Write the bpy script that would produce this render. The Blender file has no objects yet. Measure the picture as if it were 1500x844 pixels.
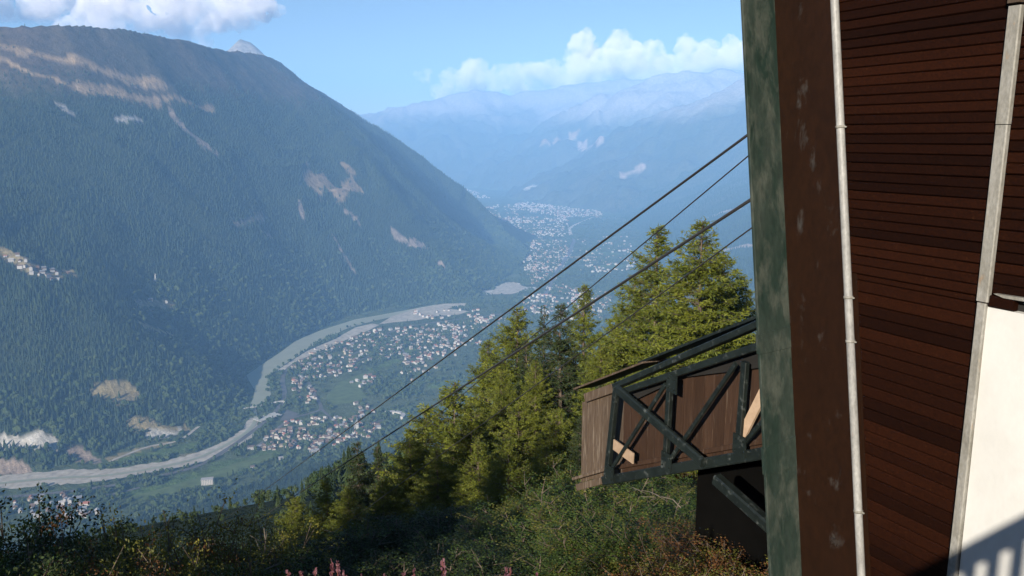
import bpy, math, random
import numpy as np
R_ = math.radians
scene = bpy.context.scene
COL = scene.collection

# ------------------------------------------------------------------ camera, sky, sun, exposure
PITCH, FPX = R_(10.4), 1200.0
cam_d = bpy.data.cameras.new('camera'); cam = bpy.data.objects.new('camera', cam_d); COL.objects.link(cam)
cam_d.sensor_width = 36.0; cam_d.lens = FPX / 1500 * 36
cam_d.clip_start = 0.05; cam_d.clip_end = 120000
cam.location = (0, 0, 0); cam.rotation_euler = (R_(90) - PITCH, 0, 0)
scene.camera = cam
SUN_AZ, SUN_EL = R_(-156), R_(22)          # measured from +Y (view) clockwise; sun stands behind and to the left
SUN = np.array([math.sin(SUN_AZ) * math.cos(SUN_EL), math.cos(SUN_AZ) * math.cos(SUN_EL), math.sin(SUN_EL)])
world = bpy.data.worlds.new('World'); scene.world = world; world.use_nodes = True
wn = world.node_tree.nodes; wl = world.node_tree.links; wn.clear()
sky = wn.new('ShaderNodeTexSky'); sky.sky_type = 'NISHITA'; sky.sun_disc = False
sky.sun_elevation = SUN_EL; sky.sun_rotation = SUN_AZ % (2 * math.pi)
sky.altitude = 1800; sky.air_density = 1.0; sky.dust_density = 1.0; sky.ozone_density = 2.0
bg = wn.new('ShaderNodeBackground'); bg.inputs['Strength'].default_value = 0.05
wo = wn.new('ShaderNodeOutputWorld')
wl.new(sky.outputs[0], bg.inputs[0]); wl.new(bg.outputs[0], wo.inputs[0])
sun_d = bpy.data.lights.new('sun', 'SUN'); sun_d.energy = 5.0; sun_d.angle = R_(0.53); sun_d.color = (1.0, 0.92, 0.80)
sun = bpy.data.objects.new('sun', sun_d); COL.objects.link(sun)
from mathutils import Vector
sun.rotation_euler = Vector(-SUN).to_track_quat('-Z', 'Y').to_euler()
sun.location = (-20, -20, 30)
scene.view_settings.view_transform = 'Standard'; scene.view_settings.look = 'None'
scene.view_settings.exposure = 1.08; scene.view_settings.gamma = 1.0
cy = scene.cycles
cy.max_bounces = 9; cy.diffuse_bounces = 2; cy.glossy_bounces = 2; cy.transmission_bounces = 3
cy.transparent_max_bounces = 6; cy.volume_bounces = 8
cy.use_denoising = True; cy.denoiser = 'OPENIMAGEDENOISE'
cy.volume_max_steps = 256

# ------------------------------------------------------------------ helpers
rng = np.random.default_rng(7)
pyr = random.Random(11)
FW = np.array([0, math.cos(PITCH), -math.sin(PITCH)]); UP = np.array([0, math.sin(PITCH), math.cos(PITCH)])

def ray(px, py):
    px = np.asarray(px, float); py = np.asarray(py, float)
    d = np.stack([(px - 750) / FPX, np.zeros_like(px), np.zeros_like(px)], -1)
    return d + UP * ((422 - py) / FPX)[..., None] + FW

def tag(o, label=None, cat=None, group=None, kind=None):
    if label: o['label'] = label
    if cat: o['category'] = cat
    if group: o['group'] = group
    if kind: o['kind'] = kind
    return o

def link(o, parent=None):
    COL.objects.link(o)
    if parent is not None: o.parent = parent
    return o

def empty(name, loc=(0, 0, 0), rz=0):
    o = bpy.data.objects.new(name, None); o.location = loc; o.rotation_euler = (0, 0, rz)
    o.empty_display_size = 0.2
    return link(o)

def npmesh(name, V, Fq, mat=None, col=None, smooth=False, mats=None, midx=None):
    """mesh from numpy arrays; Fq is (n,3) or (n,4)"""
    me = bpy.data.meshes.new(name)
    V = np.asarray(V, np.float32); Fq = np.asarray(Fq, np.int32)
    n, k = Fq.shape
    me.vertices.add(len(V)); me.vertices.foreach_set('co', V.ravel())
    me.loops.add(n * k); me.loops.foreach_set('vertex_index', Fq.ravel())
    me.polygons.add(n); me.polygons.foreach_set('loop_start', np.arange(n, dtype=np.int32) * k)
    if smooth: me.polygons.foreach_set('use_smooth', np.ones(n, bool))
    if midx is not None: me.polygons.foreach_set('material_index', np.asarray(midx, np.int32))
    if col is not None:
        a = me.color_attributes.new('Col', 'FLOAT_COLOR', 'POINT')
        c = np.ones((len(V), 4), np.float32); c[:, :3] = col
        a.data.foreach_set('color', c.ravel())
    me.update(calc_edges=True); me.validate()
    for m in (mats or ([mat] if mat else [])): me.materials.append(m)
    return me

class MB:
    """collects simple solids into one mesh"""
    def __init__(s): s.v = []; s.f = []; s.m = []; s.cur = 0
    def add(s, vs, fs):
        b = len(s.v); s.v += [tuple(map(float, q)) for q in vs]
        for f in fs: s.f.append(tuple(b + i for i in f)); s.m.append(s.cur)
    def prism(s, pts, d):
        """extrude polygon pts (3D list) by vector d"""
        n = len(pts); pts = [np.asarray(q, float) for q in pts]; d = np.asarray(d, float)
        vs = pts + [q + d for q in pts]
        fs = [tuple(range(n))[::-1], tuple(range(n, 2 * n))] + [(i, (i + 1) % n, n + (i + 1) % n, n + i) for i in range(n)]
        s.add(vs, fs)
    def beam(s, a, b, w, h, side, ch=0.0):
        """rectangular bar from a to b; w along 'side', h along the third axis, ch = chamfer"""
        a = np.asarray(a, float); b = np.asarray(b, float); ax = b - a; ax /= np.linalg.norm(ax)
        sd = np.asarray(side, float); sd = sd - ax * (sd @ ax); sd /= np.linalg.norm(sd); t = np.cross(ax, sd)
        w2, h2 = w / 2, h / 2
        if ch > 0:
            pr = [(-w2 + ch, -h2), (w2 - ch, -h2), (w2, -h2 + ch), (w2, h2 - ch), (w2 - ch, h2), (-w2 + ch, h2), (-w2, h2 - ch), (-w2, -h2 + ch)]
        else:
            pr = [(-w2, -h2), (w2, -h2), (w2, h2), (-w2, h2)]
        s.prism([a + sd * p + t * q for p, q in pr], b - a)
    def tube(s, pts, rad, n=10, caps=True):
        pts = [np.asarray(q, float) for q in pts]
        rad = [rad] * len(pts) if np.isscalar(rad) else rad
        ring = []; prev = np.array([0.31, 0.77, 0.55])
        for i, q in enumerate(pts):
            t = pts[min(i + 1, len(pts) - 1)] - pts[max(i - 1, 0)]; t /= np.linalg.norm(t) + 1e-12
            x = prev - t * (prev @ t); x /= np.linalg.norm(x); prev = x; y = np.cross(t, x)
            ring += [q + rad[i] * (math.cos(k * 2 * math.pi / n) * x + math.sin(k * 2 * math.pi / n) * y) for k in range(n)]
        fs = []
        for i in range(len(pts) - 1):
            for k in range(n): fs.append((i * n + k, i * n + (k + 1) % n, (i + 1) * n + (k + 1) % n, (i + 1) * n + k))
        if caps: fs += [tuple(range(n))[::-1], tuple(range((len(pts) - 1) * n, len(pts) * n))]
        s.add(ring, fs)
    def mesh(s, name, mats, smooth=False):
        me = bpy.data.meshes.new(name); me.from_pydata(s.v, [], s.f)
        for m in (mats if isinstance(mats, (list, tuple)) else [mats]): me.materials.append(m)
        me.polygons.foreach_set('material_index', np.array(s.m, np.int32))
        if smooth: me.polygons.foreach_set('use_smooth', np.ones(len(s.f), bool))
        me.update(); return me
    def build(s, name, mats, parent=None, smooth=False):
        return link(bpy.data.objects.new(name, s.mesh(name, mats, smooth)), parent)

# value noise / fbm
def vnoise(x, y, seed=0):
    xi = np.floor(x).astype(np.int64); yi = np.floor(y).astype(np.int64); fx = x - xi; fy = y - yi
    def h(a, b):
        n = (a * 374761393 + b * 668265263 + seed * 974711) & 0x7fffffff
        n = ((n ^ (n >> 13)) * 1274126177) & 0x7fffffff
        return ((n ^ (n >> 16)) & 0xffff) / 65535.0
    ux = fx * fx * (3 - 2 * fx); uy = fy * fy * (3 - 2 * fy)
    a = h(xi, yi); b = h(xi + 1, yi); c = h(xi, yi + 1); d = h(xi + 1, yi + 1)
    return (a + (b - a) * ux) * (1 - uy) + (c + (d - c) * ux) * uy
def fbm(x, y, seed=0, oct=4, gain=0.5):
    s = 0; a = 1; t = 0
    for o in range(oct):
        s = s + a * (vnoise(x, y, seed + o * 17) * 2 - 1); t += a; x = x * 2.03 + 5.1; y = y * 2.03 - 3.7; a *= gain
    return s / t
def sstep(a, b, x):
    t = np.clip((x - a) / (b - a), 0, 1); return t * t * (3 - 2 * t)

# ------------------------------------------------------------------ materials
def mat(name): 
    m = bpy.data.materials.new(name); m.use_nodes = True
    nt = m.node_tree; b = nt.nodes['Principled BSDF']; return m, nt, b
def ramp(nt, fac, stops):
    r = nt.nodes.new('ShaderNodeValToRGB'); el = r.color_ramp.elements
    while len(el) < len(stops): el.new(0.5)
    for e, (p, c) in zip(el, stops): e.position = p; e.color = (*c, 1)
    nt.links.new(fac, r.inputs[0]); return r.outputs[0]
def noise(nt, scale, detail=4, rough=0.55, vec=None, stretch=None, dist=0.0):
    n = nt.nodes.new('ShaderNodeTexNoise'); n.inputs['Scale'].default_value = scale
    n.inputs['Detail'].default_value = detail; n.inputs['Roughness'].default_value = rough; n.inputs['Distortion'].default_value = dist
    if vec is None:
        g = nt.nodes.new('ShaderNodeNewGeometry'); vec = g.outputs['Position']
    if stretch:
        mp = nt.nodes.new('ShaderNodeMapping'); mp.inputs['Scale'].default_value = stretch
        nt.links.new(vec, mp.inputs['Vector']); vec = mp.outputs[0]
    nt.links.new(vec, n.inputs['Vector']); return n.outputs['Fac']
def mix(nt, fac, a, b, mode='MIX'):
    m = nt.nodes.new('ShaderNodeMix'); m.data_type = 'RGBA'; m.blend_type = mode
    for sock, val in ((m.inputs[0], fac), (m.inputs[6], a), (m.inputs[7], b)):
        if hasattr(val, 'node'): nt.links.new(val, sock)
        elif np.isscalar(val): sock.default_value = val
        else: sock.default_value = (*val, 1)
    return m.outputs[2]
def bump(nt, b, h, strength, dist):
    n = nt.nodes.new('ShaderNodeBump'); n.inputs['Strength'].default_value = strength; n.inputs['Distance'].default_value = dist
    nt.links.new(h, n.inputs['Height']); nt.links.new(n.outputs[0], b.inputs['Normal'])
def attr(nt, name='Col'):
    a = nt.nodes.new('ShaderNodeAttribute'); a.attribute_name = name; return a.outputs['Color']
def simple(name, c, rough=0.85, var=0.3, scale=3.0, spec=0.3, metal=0.0, bmp=None):
    m, nt, b = mat(name)
    f = noise(nt, scale, 5)
    nt.links.new(ramp(nt, f, [(0.3, tuple(x * (1 - var) for x in c)), (0.7, tuple(min(1, x * (1 + var)) for x in c))]), b.inputs['Base Color'])
    b.inputs['Roughness'].default_value = rough; b.inputs['Specular IOR Level'].default_value = spec; b.inputs['Metallic'].default_value = metal
    if bmp: bump(nt, b, noise(nt, scale * 3, 5), bmp[0], bmp[1])
    return m

def leaf_mat(name, rough=0.6, trans=0.25):
    m, nt, b = mat(name)
    c = attr(nt)
    nt.links.new(c, b.inputs['Base Color']); b.inputs['Roughness'].default_value = rough; b.inputs['Specular IOR Level'].default_value = 0.25
    t = nt.nodes.new('ShaderNodeBsdfTranslucent'); nt.links.new(c, t.inputs[0])
    mx = nt.nodes.new('ShaderNodeMixShader'); mx.inputs[0].default_value = trans
    nt.links.new(b.outputs[0], mx.inputs[1]); nt.links.new(t.outputs[0], mx.inputs[2])
    nt.links.new(mx.outputs[0], nt.nodes['Material Output'].inputs['Surface']); return m
M_leaf = leaf_mat('leaves')
M_bark = simple('bark', (0.10, 0.075, 0.055), 0.9, 0.4, 6)
M_twig = simple('dead_wood', (0.12, 0.10, 0.08), 0.8, 0.25, 9)

def far_tree_mat(name, c0, c1):
    m, nt, b = mat(name)
    oi = nt.nodes.new('ShaderNodeObjectInfo')
    nt.links.new(ramp(nt, oi.outputs['Random'], [(0.0, c0), (1.0, c1)]), b.inputs['Base Color'])
    b.inputs['Roughness'].default_value = 0.9; b.inputs['Specular IOR Level'].default_value = 0.1; return m
M_conif = far_tree_mat('conifer_needles', (0.020, 0.034, 0.014), (0.042, 0.060, 0.022))
M_broad = far_tree_mat('broadleaf', (0.028, 0.048, 0.015), (0.060, 0.080, 0.026))

# ------------------------------------------------------------------ terrain: height field
def floor_z(y): return -800 + 28 * np.clip((y - 2200) / 7000, -0.05, 1.6)
def at_floor(px, py, z=-800.0):
    d = ray(px, py); return d * (z / d[..., 2])[..., None]
def at_dist(px, py, D):
    d = ray(px, py); h = np.hypot(d[..., 0], d[..., 1]); return d * (np.asarray(D, float) / h)[..., None]

crest_px = np.array([(-700, 60, 4600), (-400, 62, 4200), (-150, 50, 4000), (0, 40, 3950), (95, 37, 4000), (190, 45, 4150), (262, 57, 4350), (300, 70, 4550), (335, 76, 4800),
                     (385, 80, 5200), (410, 92, 5400), (440, 116, 5600), (500, 154, 5900), (560, 190, 6150), (620, 231, 6300), (680, 276, 6350), (720, 316, 6250), (748, 348, 6000)])
CR = at_dist(crest_px[:, 0], crest_px[:, 1], crest_px[:, 2])
foot_px = np.array([(-700, 760), (-300, 720), (-60, 694), (60, 690), (140, 668), (215, 648), (300, 622), (345, 598), (362, 578), (358, 549), (410, 512), (500, 468), (560, 455), (640, 443), (700, 437), (735, 416), (765, 388), (775, 372)])
FT = at_floor(foot_px[:, 0], foot_px[:, 1])
rfoot_px = np.array([(-900, 900), (-300, 850), (0, 800), (200, 760), (330, 722), (440, 682), (560, 655), (680, 634), (800, 604), (900, 548), (960, 470), (965, 400), (940, 346), (905, 316), (862, 296), (835, 285), (800, 277), (640, 262), (300, 250)])
RF = at_floor(rfoot_px[:, 0], rfoot_px[:, 1])

def dense(P, step):
    out = []
    for a, b in zip(P[:-1], P[1:]):
        n = max(1, int(np.linalg.norm((b - a)[:2]) / step)); out.append(a + (b - a) * (np.arange(n) / n)[:, None])
    out.append(P[-1:]); return np.concatenate(out)
def poly_dist(x, y, P):
    """distance to open polyline P and signed side (left of travel positive)"""
    best = np.full(x.shape, 1e18); side = np.zeros(x.shape)
    for a, b in zip(P[:-1], P[1:]):
        ex, ey = b[0] - a[0], b[1] - a[1]; L = ex * ex + ey * ey
        t = np.clip(((x - a[0]) * ex + (y - a[1]) * ey) / L, 0, 1)
        dx = x - a[0] - t * ex; dy = y - a[1] - t * ey; d = dx * dx + dy * dy
        m = d < best; best = np.where(m, d, best); side = np.where(m, ex * (y - a[1]) - ey * (x - a[0]), side)
    return np.sqrt(best), side
CRD = dense(CR, 110)
def in_poly(x, y, P):
    c = np.zeros(x.shape, bool); n = len(P)
    for i in range(n):
        x0, y0 = P[i][:2]; x1, y1 = P[(i + 1) % n][:2]
        if y0 == y1: continue
        c ^= ((y0 > y) != (y1 > y)) & (x < (x1 - x0) * (y - y0) / (y1 - y0) + x0)
    return c
ML_POLY = np.concatenate([FT[:, :2], CR[::-1, :2]])

ridges = []
def ridge(pts, slope, amp):
    a = np.array(pts, float); ridges.append((at_dist(a[:, 0], a[:, 1], a[:, 2]), slope, amp))
ridge([(335, 74, 7600), (352, 56, 7700), (366, 60, 7700), (388, 80, 7600)], 0.95, 30)                                   # pale rocky summit
ridge([(1500, 70, 10500), (1200, 90, 10800), (1095, 116, 11000), (1030, 141, 11200), (985, 152, 11400), (930, 185, 11600), (880, 216, 11700), (830, 250, 11800), (795, 276, 11800)], 0.55, 95)
ridge([(1300, 100, 13600), (1100, 100, 13600), (1000, 103, 13600), (950, 113, 13600), (890, 140, 13700), (830, 166, 13800), (760, 200, 13900), (690, 243, 13900), (650, 268, 13900)], 0.60, 120)
ridge([(300, 215, 15600), (450, 192, 15800), (540, 168, 15900), (585, 152, 15900), (640, 144, 15900), (690, 130, 15900), (750, 138, 15900), (820, 127, 15900), (880, 117, 15900), (960, 112, 15900), (1200, 112, 15800)], 0.55, 95)

D0, _ = poly_dist(np.array([0.0]), np.array([0.0]), RF); D0 = float(D0[0])
DH = np.array([math.sin(R_(-28)), math.cos(R_(-28))])      # downhill direction by the station

def height(x, y):
    x = np.asarray(x, float); y = np.asarray(y, float)
    zf = floor_z(y)
    r = np.hypot(x, y)
    # near hillside / right-hand valley side
    d, side = poly_dist(x, y, RF)
    s = np.where(side < 0, d, -d) / D0
    hr = np.interp(s, [0, .06, .15, .3, .5, .8, .95, 1.0, 1.6, 2.6], [0, 12, 60, 160, 330, 597, 745, 797, 1150, 1300])
    hr = hr * (1 - sstep(9500, 12000, y))
    hr = hr + (fbm(x / 260, y / 260, 3, 5) * 34 + np.abs(fbm(x / 900, y / 900, 9, 4)) * 60) * sstep(.05, .4, s) * sstep(60, 700, r)
    z = zf + np.where(s > 0, hr, 0)
    # bench by the station
    q = x * DH[0] + y * DH[1]; lat = x * DH[1] - y * DH[0]
    zl = np.interp(q, [-60, -10, 2.5, 6, 10, 30, 60, 100, 160], [8, -3.2, -4.3, -5.3, -6.6, -15.9, -31, -52, -84]) - 0.02 * np.abs(lat)
    zl = zl + fbm(x / 7, y / 7, 21, 3) * 0.35 + fbm(x / 2, y / 2, 22, 2) * 0.10
    w = 1 - sstep(70, 420, r)
    z = z * (1 - w) + zl * w
    # left mountain
    m = np.ones(x.shape, bool)
    idx = np.nonzero((y > 1200) & (x < 900) & (r < 9500))
    xs, ys = x[idx], y[idx]
    if xs.size:
        df, _ = poly_dist(xs, ys, FT); dc, _ = poly_dist(xs, ys, CR)
        wsum = np.zeros(xs.shape); hs = np.zeros(xs.shape)
        for c in CRD:
            ww = (1e5 / ((xs - c[0]) ** 2 + (ys - c[1]) ** 2 + 150 ** 2)) ** 3; wsum += ww; hs += ww * c[2]
        hn = np.zeros(xs.shape); bd = np.full(xs.shape, 1e18)
        for a, b in zip(CR[:-1], CR[1:]):
            ex, ey = b[0] - a[0], b[1] - a[1]; tt = np.clip(((xs - a[0]) * ex + (ys - a[1]) * ey) / (ex * ex + ey * ey), 0, 1)
            dd = (xs - a[0] - tt * ex) ** 2 + (ys - a[1] - tt * ey) ** 2; k_ = dd < bd; bd = np.where(k_, dd, bd); hn = np.where(k_, a[2] + tt * (b[2] - a[2]), hn)
        wb = sstep(120, 1000, dc); hc = hn * (1 - wb) + hs / wsum * wb + fbm(xs / 170, ys / 170, 15, 4) * 16; zf_ = zf[idx]
        ins = in_poly(xs, ys, ML_POLY)
        t = df / (df + dc + 1e-6)
        prof = 0.86 * t + 0.14 * t * t * (3 - 2 * t)
        gx = xs * 0.8 - ys * 0.6; gy = xs * 0.6 + ys * 0.8
        gul = -np.abs(fbm(gx / 420 + fbm(xs / 700, ys / 700, 6, 2), gy / 1500, 5, 4)) * 150 + fbm(xs / 160, ys / 160, 8, 4) * 22 + 30
        hin = zf_ + (hc - zf_) * prof + gul * np.clip(4 * t * (1 - t), 0, 1) * sstep(0, .15, t)
        hin = hin + fbm(xs / 90, ys / 90, 13, 3) * 9 * sstep(.02, .2, t)
        hout = hc - 0.45 * dc + fbm(xs / 200, ys / 200, 8, 3) * 12
        beyond = (~ins) & (dc < df)
        zm = np.where(ins, hin, np.where(beyond, hout, -1e9))
        z[idx] = np.maximum(z[idx], zm)
    # far ridges
    far = np.nonzero(r > 5200)
    xs, ys = x[far], y[far]
    if xs.size:
        zz = z[far]
        for P, sl, amp in ridges:
            best = np.full(xs.shape, -1e9)
            for a, b in zip(P[:-1], P[1:]):
                ex, ey = b[0] - a[0], b[1] - a[1]; L = ex * ex + ey * ey
                t = np.clip(((xs - a[0]) * ex + (ys - a[1]) * ey) / L, 0, 1)
                dd = np.hypot(xs - a[0] - t * ex, ys - a[1] - t * ey)
                best = np.maximum(best, a[2] + t * (b[2] - a[2]) - sl * dd)
            rid = -np.abs(fbm(xs / 900, ys / 900, 31, 5)) * amp * 3 + fbm(xs / 240, ys / 240, 33, 4) * amp + amp * 0.6
            zz = np.maximum(zz, best + fbm(xs / 330, ys / 330, 35, 4) * amp * .8 + rid * sstep(0, 900, (P[:, 2].max() - best)))
        z[far] = zz
    return z

def hit(px, py):
    """first terrain point along the view ray of a pixel (marching the height field)"""
    d = ray(px, py); h = np.hypot(d[:, 0], d[:, 1]); d = d / h[:, None]
    T = 300 * 1.006 ** np.arange(710)
    out = np.full((len(d), 3), np.nan)
    for i in range(len(d)):
        P = d[i] * T[:, None]; hz = height(P[:, 0], P[:, 1]); k = np.nonzero(P[:, 2] <= hz)[0]
        if len(k):
            k = k[0]
            if k > 0:
                a = P[k - 1, 2] - hz[k - 1]; b = hz[k] - P[k, 2]; t = T[k - 1] + (T[k] - T[k - 1]) * a / (a + b + 1e-9)
            else: t = T[0]
            out[i] = d[i] * t; out[i, 2] = height(np.array([out[i, 0]]), np.array([out[i, 1]]))[0]
    return out
def hitl(l):
    a = np.array(l, float); return hit(a[:, 0], a[:, 1])

# patches: (kind, pixel outline) laid down as polygons in plan
C_FOREST = (0.030, 0.040, 0.018); C_HEATH = (0.105, 0.078, 0.050); C_PAST = (0.24, 0.175, 0.105); C_ROCK = (0.26, 0.245, 0.23)
C_MEAD = (0.085, 0.125, 0.035); C_GRAV = (0.42, 0.395, 0.35); C_SCAR = (0.27, 0.21, 0.165); C_TAN = (0.25, 0.20, 0.10)
patch_src = [
    (C_PAST, 13, [(40, 78), (150, 103), (240, 124)]), (C_PAST, 18, [(110, 128), (180, 139), (232, 150)]), (C_PAST, 9, [(232, 146), (275, 150), (312, 158)]),
    (C_PAST, 11, [(0, 68), (40, 78)]), (C_PAST, 8, [(0, 85), (60, 112), (110, 128)]),
    (C_ROCK, 18, [(92, 158), (102, 164)]), (C_ROCK, 10, [(170, 175), (205, 176)]), (C_SCAR, 15, [(250, 165), (270, 190), (294, 208), (315, 222)]),
    (C_PAST, 45, [(455, 266), (470, 262), (485, 275)]), (C_PAST, 40, [(490, 280), (520, 275)]), (C_PAST, 20, [(505, 243), (515, 250)]),
    (C_SCAR, 11, [(488, 345), (500, 368), (520, 400)]), (C_SCAR, 22, [(580, 345), (600, 358), (618, 360)]), (C_SCAR, 10, [(345, 330), (385, 318)]),
    (C_SCAR, 16, [(385, 340), (395, 346)]), (C_SCAR, 12, [(643, 385), (650, 392)]), (C_SCAR, 14, [(505, 310), (525, 325)]), (C_SCAR, 10, [(440, 300), (445, 320)]),
    (C_TAN, 24, [(5, 372), (25, 380), (45, 390)]), (C_TAN, 14, [(60, 405), (105, 402)]), (C_TAN, 20, [(203, 444), (252, 446)]), (C_TAN, 14, [(215, 478), (250, 490)]),
    (C_TAN, 28, [(150, 573), (190, 580)]), (C_GRAV, 17, [(0, 647), (40, 646), (72, 652)]), (C_TAN, 22, [(205, 620), (265, 632)]), (C_SCAR, 16, [(110, 665), (140, 676)]),
    (C_GRAV, 13, [(222, 638), (262, 633)]), (C_SCAR, 20, [(0, 685), (30, 690)]),
    (C_SCAR, 60, [(1040, 318), (1080, 308)]), (C_SCAR, 26, [(1065, 366), (1100, 360)]), (C_SCAR, 40, [(915, 258), (940, 245)]), (C_GRAV, 40, [(770, 276), (784, 274)]),
    (C_SCAR, 50, [(850, 212), (880, 208)]), (C_PAST, 70, [(800, 205), (840, 198)]), (C_ROCK, 60, [(905, 130), (960, 125), (1010, 118)]),
    (C_GRAV, 60, [(725, 428), (745, 420), (765, 422)]), (C_GRAV, 30, [(745, 415), (755, 417)]),
    (C_MEAD, 36, [(500, 575), (520, 562)]), (C_MEAD, 34, [(492, 588), (515, 582)]), (C_MEAD, 26, [(545, 542), (575, 530)]), (C_MEAD, 20, [(600, 512), (590, 520)]),
    (C_MEAD, 36, [(205, 722), (260, 712), (300, 694), (340, 680)]), (C_MEAD, 22, [(340, 680), (395, 664)]), (C_MEAD, 28, [(170, 672), (230, 664), (270, 655)]), (C_TAN, 15, [(162, 672), (200, 660), (245, 651)]),
    (C_MEAD, 60, [(880, 392), (900, 390)]), (C_MEAD, 70, [(870, 370), (895, 372)]), (C_TAN, 40, [(840, 377), (862, 376)]), (C_MEAD, 22, [(640, 565), (670, 556)]),
    (C_TAN, 12, [(270, 668), (310, 664)]),
]
patches = []
for c, w, l in patch_src:
    P = hitl(l); P = P[~np.isnan(P[:, 0])]
    if len(P) >= 2: patches.append((np.array(c), w, P))
def patch_mask(x, y):
    """index of patch at each point (-1 none), edges broken up by noise"""
    k = np.full(x.shape, -1); n1 = fbm(x / 45, y / 45, 41, 4)
    for i, (c, w, P) in enumerate(patches):
        lo = P[:, :2].min(0) - 2.5 * w; hi = P[:, :2].max(0) + 2.5 * w
        m = np.nonzero((x > lo[0]) & (x < hi[0]) & (y > lo[1]) & (y < hi[1]))
        if not m[0].size: continue
        dd, _ = poly_dist(x[m], y[m], P)
        g = dd < w * (1 + 0.95 * n1[m])
        kk = k[m]; kk[g] = i; k[m] = kk
    return k

# polar grid of ground samples round the viewpoint
az = np.concatenate([np.linspace(-180, -44, 28)[:-1], np.linspace(-44, 44, 700), np.linspace(44, 180, 28)[1:]])
rr = np.concatenate([[0.0], 1.2 * (1500 / 1.2) ** np.linspace(0, 1, 150), np.arange(1516, 6500, 16.0), np.arange(6500, 17000, 46.0)])
AZ, RR = np.meshgrid(np.radians(az), rr)
GX = RR * np.sin(AZ); GY = RR * np.cos(AZ)
GZ = height(GX.ravel(), GY.ravel()).reshape(GX.shape)
nr, nc = GX.shape
V = np.stack([GX, GY, GZ], -1).reshape(-1, 3)
ii = (np.arange(nr - 1)[:, None] * nc + np.arange(nc - 1)[None, :])
Q = np.stack([ii, ii + 1, ii + nc + 1, ii + nc], -1).reshape(-1, 4)
def normal_z(z, x, y):
    gy_, gx_ = np.gradient(z); return None
x, y, z = V.T
TREE_Z = 190 + 120 * fbm(x / 500, y / 500, 51, 4)
col = np.empty((len(V), 3)); col[:] = C_FOREST
r_ = np.hypot(x, y)
flat = z < floor_z(y) + 6
gm = (fbm(x / 130, y / 130, 61, 4) * 0.5 + 0.5)[:, None]
col = np.where(flat[:, None] & (r_ > 1200)[:, None], np.array((0.050, 0.070, 0.028)) * (1 - gm) + np.array((0.100, 0.120, 0.050)) * gm, col)
alp = sstep(-60, 90, z - TREE_Z)[:, None] * (r_ > 1500)[:, None]
hv = (fbm(x / 220, y / 220, 63, 5) * 0.5 + 0.5)[:, None]
heath = np.array((0.040, 0.040, 0.026)) * (1 - hv) + np.array((0.098, 0.070, 0.050)) * hv
col = col * (1 - alp) + heath * alp
farf = (r_ > 7200)[:, None] & ~flat[:, None]
fv = (fbm(x / 300, y / 300, 67, 5) * 0.5 + 0.5)[:, None]
rockz = sstep(120, 600, z + 260 * fbm(x / 700, y / 700, 68, 4))[:, None]
farc = (np.array((0.030, 0.042, 0.020)) * (1 - fv) + np.array((0.075, 0.075, 0.045)) * fv) * (1 - rockz) + np.array((0.24, 0.22, 0.20)) * rockz
col = np.where(farf, farc, col)
pk, _ = poly_dist(x, y, ridges[0][0]); col = np.where((pk < 900)[:, None] & (r_ > 6900)[:, None], np.array((0.22, 0.205, 0.19)), col)
snow = sstep(1150, 1350, z + 200 * fbm(x / 250, y / 250, 69, 4))[:, None]; col = col * (1 - snow) + np.array((0.80, 0.82, 0.85)) * snow
pm = patch_mask(x, y)
for i, (c, w, P) in enumerate(patches):
    m = pm == i; col[m] = c * (0.8 + 0.4 * rng.random(m.sum()))[:, None]
near = (r_ < 60)[:, None]
nv = (fbm(x / 2.5, y / 2.5, 71, 4) * 0.5 + 0.5)[:, None]
col = np.where(near, np.array((0.035, 0.040, 0.015)) * (1 - nv) + np.array((0.11, 0.065, 0.03)) * nv, col)
mt, nt, b = mat('terrain')
c0 = attr(nt)
nf = noise(nt, 0.03, 8, 0.65); nf2 = noise(nt, 0.4, 6, 0.6)
c1 = mix(nt, 1.0, c0, ramp(nt, nf, [(0.3, (0.62, 0.62, 0.62)), (0.7, (1.35, 1.35, 1.35))]), 'MULTIPLY')
c1 = mix(nt, 1.0, c1, ramp(nt, nf2, [(0.3, (0.75, 0.75, 0.75)), (0.7, (1.25, 1.25, 1.25))]), 'MULTIPLY')
nt.links.new(c1, b.inputs['Base Color']); b.inputs['Roughness'].default_value = 0.95; b.inputs['Specular IOR Level'].default_value = 0.05
bump(nt, b, noise(nt, 0.02, 8, 0.7), 0.9, 14.0)
terrain = link(bpy.data.objects.new('terrain', npmesh('terrain', V, Q[:, ::-1], mt, col, smooth=True)))
tag(terrain, kind='structure')

# ------------------------------------------------------------------ river, gravel, roads on the valley floor
def drape_poly(name, px, lift, m, kind='structure', parent=None):
    """flat sheet on the valley floor from an outline"""
    a = np.array(px, float); P = at_floor(a[:, 0], a[:, 1]); P[:, 2] = floor_z(P[:, 1]) + lift
    # keep it on the floor plane after the small floor rise
    d = ray(a[:, 0], a[:, 1])
    for _ in range(4): P = d * ((floor_z(P[:, 1]) + lift) / d[:, 2])[:, None]
    me = bpy.data.meshes.new(name); me.from_pydata([tuple(q) for q in P], [], [tuple(range(len(P)))]); me.materials.append(m)
    if me.polygons[0].normal.z < 0: me.flip_normals()
    return tag(link(bpy.data.objects.new(name, me), parent), kind=kind)
def floor_path(px, lift):
    a = np.array(px, float); d = ray(a[:, 0], a[:, 1]); P = d * (-800 / d[:, 2])[:, None]
    for _ in range(4): P = d * ((floor_z(P[:, 1]) + lift) / d[:, 2])[:, None]
    return P
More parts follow.
